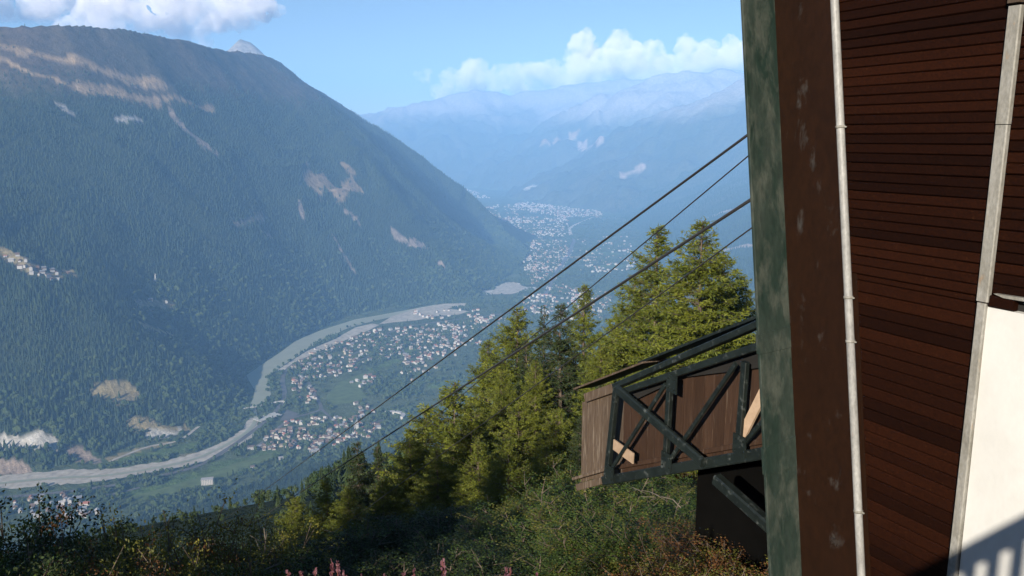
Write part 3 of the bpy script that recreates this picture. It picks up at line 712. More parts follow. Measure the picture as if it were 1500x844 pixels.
instancer('hillside_broadleaf_wood', np.stack([x, y, z - .3], -1)[br], s[br] * .8, source_leafy('leafy_tree', 5), 'lighter broadleaf wood on the near slope above the village', 'forest')
x, y = jitter(-100, 2700, 2600, 8800, 15)
m = in_view(x, y, -2, 17); x, y = x[m], y[m]; z = height(x, y); d, side = poly_dist(x, y, RF); pm = patch_mask(x, y)
m = (side < 0) & (pm < 0) & (z < 300) & (rng.random(x.size) < .8); x, y, z = x[m], y[m], z[m]
instancer('far_slope_forest', np.stack([x, y, z - .5], -1), rng.uniform(13, 24, x.size), bpy.data.meshes['forest_conifer'], 'blue hazy forest on the far right-hand valley side', 'forest')

# ------------------------------------------------------------------ cable-car station beside the viewpoint
AX = R_(-25.5)                                             # the ropeway's bearing
U = np.array([math.sin(AX), math.cos(AX), 0.0]); W = np.array([math.cos(AX), -math.sin(AX), 0.0]); Z = np.array([0, 0, 1.0])
def S(u, v, z): return U * u + W * v + Z * z               # station frame: along the rope, across, up
def on_v(px, py, v):
    d = ray(np.array([px]), np.array([py]))[0]; P = d * (v / (d @ W)); return float(P @ U), float(P[2])
LV = 6.0                                                   # wall plane, metres to the right of the viewpoint
def line_uz(p0, p1, v=LV):
    a = on_v(*p0, v); b = on_v(*p1, v); k = (b[0] - a[0]) / (b[1] - a[1]); return lambda z: a[0] + k * (z - a[1])
pipe_u = line_uz((1229, 0), (1268, 844)); corner_u = line_uz((1135, 0), (1175, 844)); flash_u = line_uz((1488, 10), (1397, 820))
ZT, ZB = 2.6, -7.2

def weathered(name, base, dark, pale, pale_amt, scale=4.0, stretch=(1, 1, 1), rough=0.55, spec=0.4, bmp=0.15, grain=.26):
    m, nt, b = mat(name)
    g = nt.nodes.new('ShaderNodeNewGeometry').outputs['Position']
    c = ramp(nt, noise(nt, scale, 6, .6, g, stretch, .6), [(.32, dark), (.62, base)])
    p = ramp(nt, noise(nt, scale * 2.2, 7, .65, g, stretch, .3), [(pale_amt - .03, (0, 0, 0)), (pale_amt + .13, (1, 1, 1))])
    ed = noise(nt, scale * 9, 5, .7, g, stretch)
    nt.links.new(mix(nt, 1.0, mix(nt, p, c, pale), ramp(nt, ed, [(.3, (1 - grain,) * 3), (.7, (1 + grain,) * 3)]), 'MULTIPLY'), b.inputs['Base Color'])
    b.inputs['Roughness'].default_value = rough; b.inputs['Specular IOR Level'].default_value = spec
    bump(nt, b, noise(nt, scale * 12, 6), bmp, .004); return m
M_green = weathered('green_steel_paint', (0.025, 0.034, 0.027), (0.007, 0.018, 0.013), (0.046, 0.053, 0.042), .50, 3.0, (1, 1, .35), .6, .3)
M_dgreen = weathered('dark_green_steel', (0.010, 0.0145, 0.0125), (0.0045, 0.007, 0.006), (0.075, 0.083, 0.078), .60, 5, (1, 1, 1), .5, .4)
M_brown = weathered('brown_steel_paint', (0.0150, 0.0056, 0.0020), (0.0115, 0.0042, 0.0015), (0.046, 0.043, 0.040), .63, 2.0, (1, 1, .5), .6, .15)
M_grey = weathered('grey_metal', (0.25, 0.24, 0.215), (0.15, 0.14, 0.115), (0.26, 0.16, 0.08), .64, 6, (1, 1, .4), .6, .4)
M_pipe = weathered('grey_pipe', (0.27, 0.265, 0.25), (0.20, 0.195, 0.185), (0.33, 0.16, 0.10), .70, 5, (1, 1, .4), .5, .4)
M_white = weathered('white_render_wall', (0.55, 0.54, 0.51), (0.49, 0.48, 0.45), (0.38, 0.365, 0.335), .70, 2.0, (1, 1, .6), .9, .1, .12, .03)
def wood(name, c0, c1, c2, wear=.68, long=(1, 1, 14), rot=None, rough=.6, spec=.2, vary=.18):
    """boards with grain along their length; per-board shade from the object's random value"""
    m, nt, b = mat(name)
    tc = nt.nodes.new('ShaderNodeTexCoord').outputs['Object']; oi = nt.nodes.new('ShaderNodeObjectInfo').outputs['Random']
    ad = nt.nodes.new('ShaderNodeVectorMath'); ad.operation = 'ADD'; cb = nt.nodes.new('ShaderNodeCombineXYZ')
    ml = nt.nodes.new('ShaderNodeMath'); ml.operation = 'MULTIPLY'; ml.inputs[1].default_value = 37.0; nt.links.new(oi, ml.inputs[0])
    for i in range(3): nt.links.new(ml.outputs[0], cb.inputs[i])
    nt.links.new(tc, ad.inputs[0]); nt.links.new(cb.outputs[0], ad.inputs[1]); v = ad.outputs[0]
    g = noise(nt, 3.0, 7, .65, v, long, .4)
    c = ramp(nt, g, [(.3, c0), (.65, c1)])
    w = ramp(nt, noise(nt, 2.2, 8, .7, v, tuple(q * .8 for q in long), .2), [(wear, (0, 0, 0)), (wear + .08, (1, 1, 1))])
    c = mix(nt, w, c, c2)
    c = mix(nt, 1.0, c, ramp(nt, oi, [(0, (1 - vary, 1 - vary * 1.06, 1 - vary * 1.1)), (1, (1 + vary, 1 + vary * .94, 1 + vary * .9))]), 'MULTIPLY')
    nt.links.new(c, b.inputs['Base Color']); b.inputs['Roughness'].default_value = rough; b.inputs['Specular IOR Level'].default_value = spec
    bump(nt, b, noise(nt, 9.0, 6, .6, v, long), .25, .004); return m
M_plank = wood('stained_planks', (0.0054, 0.0015, 0.0006), (0.0180, 0.0049, 0.0016), (0.042, 0.017, 0.007), .62, (1, 22, 22), rough=.65, spec=.07, vary=.45)
M_oldwood = wood('weathered_boards', (0.045, 0.031, 0.022), (0.098, 0.071, 0.050), (0.15, 0.12, 0.092), .54, (16, 16, 1))
M_oldbrown = wood('brown_boards', (0.026, 0.014, 0.009), (0.047, 0.026, 0.016), (0.085, 0.060, 0.042), .58, (16, 16, 1))
M_pine = wood('new_pine', (0.30, 0.21, 0.14), (0.40, 0.29, 0.20), (0.24, 0.17, 0.11), .74, (3, 3, 3))
M_black = simple('dark_interior', (0.012, 0.011, 0.010), .9, .2, 2)
M_rope = simple('steel_rope', (0.035, 0.033, 0.032), .5, .3, 40, .5, .3)

station = tag(empty('station_building', tuple(S(4.6, LV + .3, ZB))), 'dark timber clad cable car station with green steel column and white render base', 'building')
SO = np.array(station.location)
def spart(mb, name, m, parent=None, smooth=False):
    par = parent or station
    o = mb.build(name, m, par, smooth)
    return o
def sp(u, v, z): return S(u, v, z) - SO
# column: green face across the rope line, brown web along it
w_col = 0.41
mb = MB(); f = lambda z: corner_u(z)
mb.add([sp(f(ZT), LV - w_col, ZT), sp(f(ZT), LV + .02, ZT), sp(f(ZT) + .035, LV + .02, ZT), sp(f(ZT) + .035, LV - w_col, ZT), sp(f(ZB), LV - w_col, ZB), sp(f(ZB), LV + .02, ZB), sp(f(ZB) + .035, LV + .02, ZB), sp(f(ZB) + .035, LV - w_col, ZB)],
       [(0, 1, 2, 3), (4, 7, 6, 5), (0, 4, 5, 1), (1, 5, 6, 2), (2, 6, 7, 3), (3, 7, 4, 0)])
column = spart(mb, 'column', M_green)
bv = column.modifiers.new('bevel', 'BEVEL'); bv.width = .006; bv.segments = 2
for py0 in (474, 632):                                           # welded cover plates on the green face
    u_, z_ = on_v(1150, py0, LV); mb = MB()
    z1 = z_ - .30 if py0 == 632 else z_ - .22
    mb.add([sp(f(z_) - .012, LV - w_col - .012, z_ - .06), sp(f(z_) - .012, LV - .01, z_), sp(f(z1) - .012, LV - .01, z1), sp(f(z1) - .012, LV - w_col - .012, z1 - .03), sp(f(z_) + .03, LV - w_col - .012, z_ - .06), sp(f(z_) + .03, LV - .01, z_), sp(f(z1) + .03, LV - .01, z1), sp(f(z1) + .03, LV - w_col - .012, z1 - .03)],
           [(0, 1, 2, 3), (7, 6, 5, 4), (0, 4, 5, 1), (1, 5, 6, 2), (2, 6, 7, 3), (3, 7, 4, 0)])
    spart(mb, 'cover_plate', M_green, column)
mb = MB()
g0, g1 = lambda z: pipe_u(z) - .06, lambda z: corner_u(z) - .003
mb.add([sp(g0(ZT), LV - .006, ZT), sp(g1(ZT), LV - .006, ZT), sp(g1(ZB), LV - .006, ZB), sp(g0(ZB), LV - .006, ZB), sp(g0(ZT), LV + .2, ZT), sp(g1(ZT), LV + .2, ZT), sp(g1(ZB), LV + .2, ZB), sp(g0(ZB), LV + .2, ZB)],
       [(0, 1, 2, 3), (7, 6, 5, 4), (0, 4, 5, 1), (1, 5, 6, 2), (2, 6, 7, 3), (3, 7, 4, 0)])
web = spart(mb, 'column_web', M_brown)
u_, z_ = on_v(1223, 794, LV); mb = MB(); mb.tube([sp(u_, LV - .03, z_), sp(u_, LV + .02, z_)], .045, 10); mb.tube([sp(u_, LV - .055, z_), sp(u_, LV - .02, z_)], .022, 6); spart(mb, 'bolt', M_brown, web)
# down pipe
mb = MB(); pv = LV - .055
mb.tube([sp(pipe_u(z) , pv, z) for z in np.linspace(ZT, ZB, 30)], .037, 14); pipe = spart(mb, 'down_pipe', M_pipe, None, True)
for py in (186, 434, 497, 738):
    _, z_ = on_v(1245, py, LV); mb = MB(); mb.tube([sp(pipe_u(z_ + .012), pv, z_ + .012), sp(pipe_u(z_ - .012), pv, z_ - .012)], .043, 14); mb.beam(sp(pipe_u(z_) - .06, pv + .01, z_), sp(pipe_u(z_) + .06, pv + .01, z_), .012, .012, Z); spart(mb, 'pipe_clip', M_grey, pipe, True)
# plank wall: each board a piece
wall = MB()
wall.add([sp(3.2, LV + .05, ZT), sp(pipe_u(ZT) + .3, LV + .05, ZT), sp(pipe_u(ZB) + .3, LV + .05, ZB), sp(3.2, LV + .05, ZB), sp(3.2, LV + .2, ZT), sp(pipe_u(ZT) + .3, LV + .2, ZT), sp(pipe_u(ZB) + .3, LV + .2, ZB), sp(3.2, LV + .2, ZB)],
         [(0, 1, 2, 3), (7, 6, 5, 4), (0, 4, 5, 1), (1, 5, 6, 2), (2, 6, 7, 3), (3, 7, 4, 0)])
timber = spart(wall, 'timber_wall', M_black)
ZBRK = on_v(1262, 402, LV)[1]
def plank(u0, u1, z0, z1, v, parent, th=.022, m=M_plank):
    """horizontal board u0..u1 (functions of z), face at v, chamfered edges; its origin on the board"""
    o0 = S((u0(z0) + u1(z0)) / 2, v, (z0 + z1) / 2); c = .008 + pyr.random() * .003; v = v + pyr.uniform(-.0015, .0015); mb = MB(); vs = []
    tl = pyr.uniform(-.002, .002)
    for uu in (u0, u1):
        for zz, vv in ((z0, v + th), (z0, v + c), (z0 + c, v), (z1 - c, v), (z1, v + c), (z1, v + th)): vs.append(S(uu(zz), vv, zz + (tl if uu is u1 else -tl)) - o0)
    mb.add(vs, [(0, 1, 2, 3, 4, 5), (11, 10, 9, 8, 7, 6)] + [(i, i + 6, (i + 1) % 6 + 6, (i + 1) % 6) for i in range(6)])
    me = mb.mesh('plank', m); o = bpy.data.objects.new('plank', me); link(o, parent)
    o.location = o0 - SO - np.array(parent.location)
    return o
def plank_local(o, parent): pass
RX = lambda u0, u1: None
z = ZT
pit_u, pit_l = 0.083, 0.105
zz = ZBRK + .002
while zz < ZT - .05:
    plank(lambda q: flash_u(q) - .03, lambda q: pipe_u(q) + .02, zz, zz + pit_u - .004, LV - .02, timber); zz += pit_u
zz = ZBRK - pit_l * .55
first = True
while zz > ZB + .1:
    plank(lambda q: flash_u(q) - .03, lambda q: pipe_u(q) + .02, zz, zz + (pit_l * .55 if first else pit_l) - .004, LV, timber); zz -= pit_l; first = False
# right-hand bay: planks above, white base below
ZW = on_v(1440, 447, LV)[1]
mb = MB(); mb.prism([sp(2.2, LV - .04, ZW), sp(flash_u(ZW) - .07, LV - .04, ZW), sp(flash_u(ZW) - .07, LV - .04, ZB), sp(2.2, LV - .04, ZB)], W * .3); base = spart(mb, 'white_base_wall', M_white)
bay = MB(); bay.prism([sp(2.2, LV + .03, ZT), sp(flash_u(0) - .02, LV + .03, ZT), sp(flash_u(0) - .02, LV + .03, ZW), sp(2.2, LV + .03, ZW)], W * .2); bayo = spart(bay, 'upper_bay', M_black)
zz = ZW + .10
_, hz0 = on_v(1496, 168, LV); _, hz1 = on_v(1496, 116, LV)
while zz < ZT - .05:
    end = 3.66 if hz0 - .03 < zz < hz1 - .03 else 2.2
    plank(lambda q, e=end: e, lambda q: flash_u(q) - .02, zz, zz + pit_u - .004, LV - .015, bayo); zz += pit_u
u_, _ = on_v(1492, 432, LV)
plank(lambda q: u_, lambda q: flash_u(q) - .05, ZW + .005, ZW + .095, LV - .05, bayo, .06)
mb = MB(); mb.prism([sp(flash_u(ZW) - .12, LV - .062, ZW + .115), sp(2.6, LV - .062, ZW + .15), sp(2.6, LV - .062, ZW + .11), sp(flash_u(ZW) - .2, LV - .062, ZW + .095)], W * .06); spart(mb, 'lead_strip', M_grey)
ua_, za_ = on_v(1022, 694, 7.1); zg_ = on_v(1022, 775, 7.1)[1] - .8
mb = MB(); mb.prism([sp(corner_u(-3) + .1, 7.1, za_ + .9), sp(ua_, 7.1, za_ + .3), sp(ua_, 7.1, zg_), sp(corner_u(-3) + .1, 7.1, zg_)], W * 1.6); spart(mb, 'shade_block', simple('painted_shade_black', (.004, .0038, .0035), .95, .2, 2, .0))  # near-black block: the deep shade under the truss put in as colour
# corner flashing in two lengths
_, zt = on_v(1488, 10, LV); _, zj = on_v(1470, 182, LV); _, zm = on_v(1442, 440, LV)
for z0, z1, wd, nm in ((zt, zj, .10, 'flashing'), (zj - .006, zm, .095, 'flashing'), (zm - .012, ZB, .075, 'corner_trim')):
    mb = MB(); mb.beam(sp(flash_u(z0) - .035, LV - .045, z0), sp(flash_u(z1) - .035, LV - .045, z1), wd, .05, U, .008); spart(mb, nm, M_grey)
mb = MB(); mb.beam(sp(flash_u(zt) - .03, LV - .05, zt + .02), sp(flash_u(zt) - .03, LV - .05, zt + .10), .09, .06, U); spart(mb, 'wood_block', M_oldwood)

# ------------------------------------------------------------------ lattice truss with boarded side, running down along the ropes
TV = 5.86
tb0 = on_v(892, 702, TV); tb1 = on_v(1124, 663, TV); tt0 = on_v(905, 573, TV); tt1 = on_v(1124, 493, TV)
truss = tag(empty('ramp_truss', tuple(S(tb1[0], TV, tb1[1] - .4))), 'dark green steel lattice truss with brown boarded side jutting from the column', 'truss')
TO = np.array(truss.location)
def tp(px, py, v=TV): a = on_v(px, py, v); return S(a[0], v, a[1]) - TO
def end_at_column(a, b, p1):
    """members that run up to the column stop inside it"""
    if p1[0] < 1108: return b
    ua, ub = (a + TO) @ U, (b + TO) @ U; ue = corner_u(float(b[2] + TO[2])) + .045; return a + (b - a) * (ua - ue) / (ua - ub)
def bar(name, p0, p1, w, h, v=TV, m=M_dgreen, parent=None, ext=0.0):
    a, b = tp(*p0, v), tp(*p1, v); b = end_at_column(a, b, p1); mb = MB(); mb.beam(a, b, w, h, W, min(w, h) * .12); return mb.build(name, m, parent or truss)
bc = bar('bottom_chord', (886, 704), (1124, 663), .10, .125, TV, M_dgreen, None, .12)
tc_ = bar('top_chord', (905, 576), (1124, 503), .07, .08, TV, M_dgreen, None, .12)
bar('upper_rail', (900, 566), (1112, 474), .07, .075, TV + .02, M_dgreen, None, .10)
bar('post', (903, 570), (889, 700), .07, .09, TV - .01); bar('post', (982, 556), (975, 680), .06, .08, TV - .005); bar('post', (1092, 530), (1082, 658), .06, .08, TV - .005)
mb = MB(); mb.beam(tp(904, 570, TV - .09), tp(1030, 678, TV - .09), .07, .125, W, .02); mb.build('main_brace', M_dgreen, truss)
bar('diagonal', (975, 563), (893, 692), .035, .05, TV - .03); bar('diagonal', (1078, 533), (983, 672), .035, .05, TV - .03); bar('diagonal', (1124, 610), (1085, 655), .035, .05, TV - .03)
for q in ((893, 694), (976, 676), (1083, 652), (984, 562)):
    mb = MB(); c = tp(*q, TV - .06); mb.beam(c - Z * .11, c + Z * .11, .014, .20, W); g_ = mb.build('gusset_plate', M_dgreen, truss)
    mb = MB()
    for du, dz in ((-.06, .06), (.06, .06), (-.06, -.06), (.06, -.06)): p_ = c + U * du + Z * dz; mb.tube([p_ - W * .022, p_], .012, 6)
    mb.build('bolt', M_dgreen, g_)
# boarded side behind the truss, single upright boards
BV = TV + .20
pan = empty('board_panel'); pan.parent = truss
b0, b1 = on_v(851, 706, BV), on_v(1124, 656, BV); t0, t1 = on_v(864, 586, BV), on_v(1124, 508, BV)
u1_, u0_ = b0[0], corner_u(-2.0) + .06
n_b = 22
def lerp_l(a, b, u): return a[1] + (b[1] - a[1]) * (u - a[0]) / (b[0] - a[0])
for k in range(n_b):
    ua = u0_ + (u1_ - u0_) * k / n_b + .003; ub = u0_ + (u1_ - u0_) * (k + 1) / n_b - .003; vj = BV + pyr.uniform(-.003, .003)
    zb = lambda u: lerp_l(b0, b1, u); zt_ = lambda u: lerp_l(t0, t1, u); cc = S((ua + ub) / 2, vj, zb(ua))
    jt = pyr.uniform(-.02, .02)
    mb = MB(); mb.prism([S(ua, vj, zb(ua) + jt) - cc, S(ub, vj, zb(ub) + jt) - cc, S(ub, vj, zt_(ub)) - cc, S(ua, vj, zt_(ua)) - cc], W * .025)
    me = mb.mesh('board', M_oldwood if k > 15 else M_oldbrown); o = link(bpy.data.objects.new('board', me), pan); o.location = cc - TO
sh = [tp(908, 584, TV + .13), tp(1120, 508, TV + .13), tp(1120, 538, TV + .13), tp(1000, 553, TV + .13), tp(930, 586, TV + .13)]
mb = MB(); mb.prism(sh, W * .012); mb.build('shade_plate', M_black, truss)  # black plate painting in the cover's shade along the board tops
# ledges and rails on the boards
def rail(name, p0, p1, w, h, v, m): 
    a, b = tp(*p0, v), tp(*p1, v); b = end_at_column(a, b, p1); mb = MB(); mb.beam(a, b, w, h, W, .006); return mb.build(name, m, truss)
rail('end_rail', (858, 583), (897, 569), .05, .13, BV - .04, M_oldwood)
rail('end_ledge', (842, 701), (890, 687), .10, .045, BV - .06, M_oldwood); rail('end_skirt', (846, 714), (890, 702), .05, .10, BV - .03, M_oldwood)
rail('board_rail', (900, 685), (1124, 645), .05, .06, BV - .035, M_oldbrown)
mb = MB(); a, b_ = tp(848, 569, BV), tp(1112, 468, BV); b_ = end_at_column(a, b_, (1112, 0)); mb.beam(a + W * .10, a + (b_ - a) * .42 + W * .10, .40, .025, W); mb.build('cover_board', M_oldwood, truss); mb = MB(); mb.beam(a + (b_ - a) * .38 + W * .10 + Z * .03, b_ + W * .10 + Z * .03, .30, .03, W); mb.build('roof_plate', M_dgreen, truss)
for vv, dz in ((TV + .55, .0), (TV + .95, .0)):
    bar('cross_rail', (905, 566), (1112, 476), .08, .08, vv, M_dgreen, None, .12)
mb = MB(); a, b_ = tp(899, 651, TV - .012), tp(928, 672, TV - .012); mb.beam(a, b_, .018, .15, W); mb.build('pine_scrap', M_pine, truss)
mb = MB(); a, b_ = tp(1116, 580, TV + .02), tp(1080, 652, TV + .02); mb.beam(b_, b_ + (end_at_column(b_, a, (1122, 0)) - b_) * .84, .03, .11, W); mb.build('pine_prop', M_pine, truss)
mb = MB(); a_ = tp(1050, 702, TV); mb.beam(a_, end_at_column(a_, tp(1140, 782, TV), (1140, 0)), .12, .13, W, .02); mb.build('strut', M_dgreen, truss)
# floor of the ramp, in shade behind the boards
mb = MB(); a, b_ = tp(886, 700, BV), tp(1124, 655, BV); b_ = end_at_column(a, b_, (1124, 0)); mb.beam(a + W * 1.2, b_ + W * 1.2, 2.3, .08, W); mb.build('ramp_floor', M_oldbrown, truss)

# ------------------------------------------------------------------ ropes
def rope(name, v, pxs, dia, label, drop):
    q = np.array([on_v(a, b, v) for a, b in pxs]); k = np.polyfit(q[:, 0], q[:, 1], 1); u0 = q[0, 0] - 4.0
    uu = np.concatenate([np.linspace(u0, 120, 24), np.linspace(150, 1450, 40)]); z0 = np.polyval(k, u0)
    # straight slope first, easing into the sag of the long span
    m0, m1 = k[0], drop; zz = z0 + m0 * (uu - u0) + (m1 - m0) * np.clip(uu - 60, 0, None) ** 2 / (2 * 1450)
    o = np.array(S(u0, v, z0)); mb = MB(); mb.tube([S(a, v, b) - o for a, b in zip(uu, zz)], dia / 2, 7)
    ob = mb.build(name, M_rope, None, True); ob.location = o; tag(ob, label, 'cable'); return ob
rope('track_rope', 9.0, [(1098, 195), (983, 281), (600, 562)], .046, 'thick dark track cable, topmost where the cables leave the column', -.50)
rope('haul_rope', 9.0, [(1100, 226), (1000, 308), (697, 562)], .024, 'thin steep haul cable just beneath the topmost thick cable', -.42)
rope('track_rope', 6.5, [(1103, 291), (1000, 357), (685, 562)], .040, 'thick dark track cable, the lower of the two thick ones at the column', -.50)
rope('haul_rope', 6.5, [(1105, 330), (1000, 409), (807, 548)], .018, 'thin haul cable, lowest where the cables leave the column', -.42)

# viewing-deck railing behind the viewpoint; its shadow lies on the white wall
M_rail = simple('white_railing_paint', (0.7, 0.7, 0.68), .6, .1, 6)
rl = tag(empty('deck_railing', tuple(S(-1.2, .9, -1.6))), 'white slatted sloping stair railing of the viewing deck throwing its shadow on the white wall', 'railing'); RO = np.array(rl.location)
RZ = lambda v: -.36 + .37 * (v + .66)
mb = MB(); mb.beam(S(-1.2, -.70, RZ(-.7)) - RO, S(-1.2, 2.6, RZ(2.6)) - RO, .05, .20, U, .008); mb.build('top_board', M_rail, rl)
mb = MB(); mb.beam(S(-1.2, -.70, RZ(-.7) - 1.15) - RO, S(-1.2, 2.6, RZ(2.6) - 1.15) - RO, .05, .12, U, .008); mb.build('bottom_rail', M_rail, rl)
k = 2.5
while k > -.6:
    mb = MB(); mb.beam(S(-1.2, k, RZ(k) - 1.15) - RO, S(-1.2, k, RZ(k) - .05) - RO, .10, .03, W); mb.build('picket', M_rail, rl); k -= .21
for v_ in (-.66, 2.56):
    mb = MB(); mb.beam(S(-1.26, v_, RZ(v_) + .08) - RO, S(-1.26, v_, -4.4) - RO, .09, .09, W, .01); mb.build('post', M_rail, rl)

# ------------------------------------------------------------------ near vegetation
def blades(P, D, L, Wd, g, col):
    """diamond leaves: base P, direction D, length L, width Wd"""
    n = len(P); D = D / (np.linalg.norm(D, axis=1)[:, None] + 1e-9); t = np.cross(D, g.normal(size=(n, 3))); t /= np.linalg.norm(t, axis=1)[:, None] + 1e-9
    L = np.broadcast_to(L, (n,))[:, None]; Wd = np.broadcast_to(Wd, (n,))[:, None]
    Vv = np.stack([P, P + D * L * .45 + t * Wd, P + D * L, P + D * L * .45 - t * Wd], 1).reshape(-1, 3)
    return Vv, np.arange(4 * n).reshape(-1, 4), np.repeat(col, 4, 0)
def sticks(A, B, r0, r1):
    """3-sided tapered twigs"""
    n = len(A); d = B - A; d /= np.linalg.norm(d, axis=1)[:, None] + 1e-9; x_ = np.cross(d, np.array([.3, .5, .81])); x_ /= np.linalg.norm(x_, axis=1)[:, None] + 1e-9; y_ = np.cross(d, x_)
    vs = []
    for P_, r in ((A, r0), (B, r1)):
        r = np.broadcast_to(r, (n,))[:, None]
        for k in range(3): vs.append(P_ + r * (math.cos(k * 2.094) * x_ + math.sin(k * 2.094) * y_))
    Vv = np.stack(vs, 1).reshape(-1, 3); b = np.arange(n)[:, None] * 6
    F_ = np.concatenate([b + np.array([[k, (k + 1) % 3, (k + 1) % 3 + 3, k + 3]]) for k in range(3)])
    return Vv, F_
def conifer_meshes(kind, H, R, seed):
    g = np.random.default_rng(seed); larch = kind == 'larch'
    nb = int(H * (23 if larch else 22)); t = np.sort(g.random(nb)) ** .95 * .955 + .04; zb = t * H
    shape = np.minimum(1.0, (1 - t) ** (.72 if larch else .82) * 1.06) * np.clip(.45 + t * 4, 0, 1); L = R * shape * g.uniform(.6, 1.12, nb) + .12
    # a few gaps and long arms
    L *= np.where(g.random(nb) < .12, .45, 1.0); a = g.random(nb) * 6.283 
    el = np.where(larch, .12 + .75 * t ** 2, -.08 + .75 * t ** 2.2) + g.normal(0, .10, nb); droop = (.20 if larch else .42) * (1 - t) * g.uniform(.6, 1.4, nb); upt = .12 if larch else .22
    out = np.stack([np.cos(a), np.sin(a), 0 * a], -1); sidev = np.stack([-np.sin(a), np.cos(a), 0 * a], -1)
    def pos(i, s): return out[i] * (L[i] * s * np.cos(el[i]))[:, None] + np.stack([0 * s, 0 * s, zb[i] + L[i] * (np.sin(el[i]) * s - droop[i] * s ** 2 + upt * s ** 3)], -1)
    SV, SF, off = [], [], 0
    alli = np.arange(nb)
    for s0, s1 in ((0, .35), (.35, .7), (.7, 1.0)):
        r = .014 + .012 * L / R
        v_, f_ = sticks(pos(alli, np.full(nb, s0)), pos(alli, np.full(nb, s1)), r * (1.05 - s0), r * (1.05 - s1)); SV.append(v_); SF.append(f_ + off); off += len(v_)
    # side twigs
    nt_ = np.maximum(2, (L * (9 if larch else 10)).astype(int)); i = np.repeat(alli, nt_); s = g.random(i.size) ** .75 * .95 + .05
    base = pos(i, s); sg = np.where(g.random(i.size) < .5, -1, 1); tl = (.10 + .30 * L[i] * (1.05 - s)) * g.uniform(.5, 1.2, i.size)
    dirv = out[i] * g.uniform(.4, .9, i.size)[:, None] + sidev[i] * (sg * g.uniform(.4, 1.0, i.size))[:, None] + np.array([0, 0, 1.0]) * (g.normal(-.18 if larch else -.30, .16, i.size))[:, None]
    dirv /= np.linalg.norm(dirv, axis=1)[:, None]; tip = base + dirv * tl[:, None]
    v_, f_ = sticks(base, tip, .006, .003); SV.append(v_); SF.append(f_ + off); off += len(v_)
    # needle tufts along the twigs and branch ends
    ntf = np.maximum(4, (tl * 34).astype(int)); j = np.repeat(np.arange(i.size), ntf); w = g.random(j.size)
    P = base[j] + (tip - base)[j] * w[:, None] + g.normal(0, .018, (j.size, 3))
    D = dirv[j] * .55 + g.normal(0, .55, (j.size, 3)) + np.array([0, 0, .12 if larch else -.05])
    ln = g.uniform(.11, .25, j.size); wd = g.uniform(.016, .032, j.size)
    tone = (g.random(nb)[i[j]] * .6 + g.random(j.size) * .4)[:, None]
    if larch: c = np.array((.060, .084, .010)) * (1 - tone) + np.array((.190, .205, .024)) * tone
    else: c = np.array((.018, .032, .010)) * (1 - tone) + np.array((.050, .070, .020)) * tone
    V_, F_, C_ = blades(P, D, ln, wd, g, c)
    crown = npmesh('crown', V_, F_, M_leaf, C_)
    mb = MB(); pts = [(.05 * math.sin(q * 5) * H / 15, .04 * math.cos(q * 4) * H / 15, q * H) for q in np.linspace(-.06, 1.0, 9)]; r0 = .012 * H + .03
    mb.tube(pts, [max(.008, r0 * (1 - q) + .006) for q in np.linspace(0, 1, 9)], 9); trunk = mb.mesh('trunk', M_bark, True)
    limbs = npmesh('limbs', np.concatenate(SV), np.concatenate(SF), M_bark)
    return trunk, limbs, crown
lib = {('larch', k): conifer_meshes('larch', 15, r, 100 + k) for k, r in enumerate((4.0, 3.7, 4.3))}
lib.update({('larch_small', k): conifer_meshes('larch', 8, r, 120 + k) for k, r in enumerate((3.0, 3.3))})
lib.update({('spruce', k): conifer_meshes('spruce', 13, r, 140 + k) for k, r in enumerate((3.2, 2.2))})
lib.update({('spruce_small', 0): conifer_meshes('spruce', 7, 2.0, 160)})
H0 = {'larch': 15, 'larch_small': 8, 'spruce': 13, 'spruce_small': 7}
def gz(x, y): return float(height(np.array([x]), np.array([y]))[0])
def plant_tree(kind, k, px, py, D, wide, label, group=None, name=None):
    P = at_dist(np.array([px]), np.array([py]), np.array([D]))[0]; g0 = gz(P[0], P[1]); Ht = P[2] - g0
    t = empty(name or ('larch_tree' if 'larch' in kind else 'spruce_tree'), (P[0], P[1], g0), pyr.uniform(0, 6.28)); s = Ht / H0[kind]; t.scale = (s * wide, s * wide, s)
    for nm, me in zip(('trunk', 'limbs', 'crown'), lib[(kind, k)]): link(bpy.data.objects.new(nm, me), t)
    tag(t, label, 'tree', group); return t
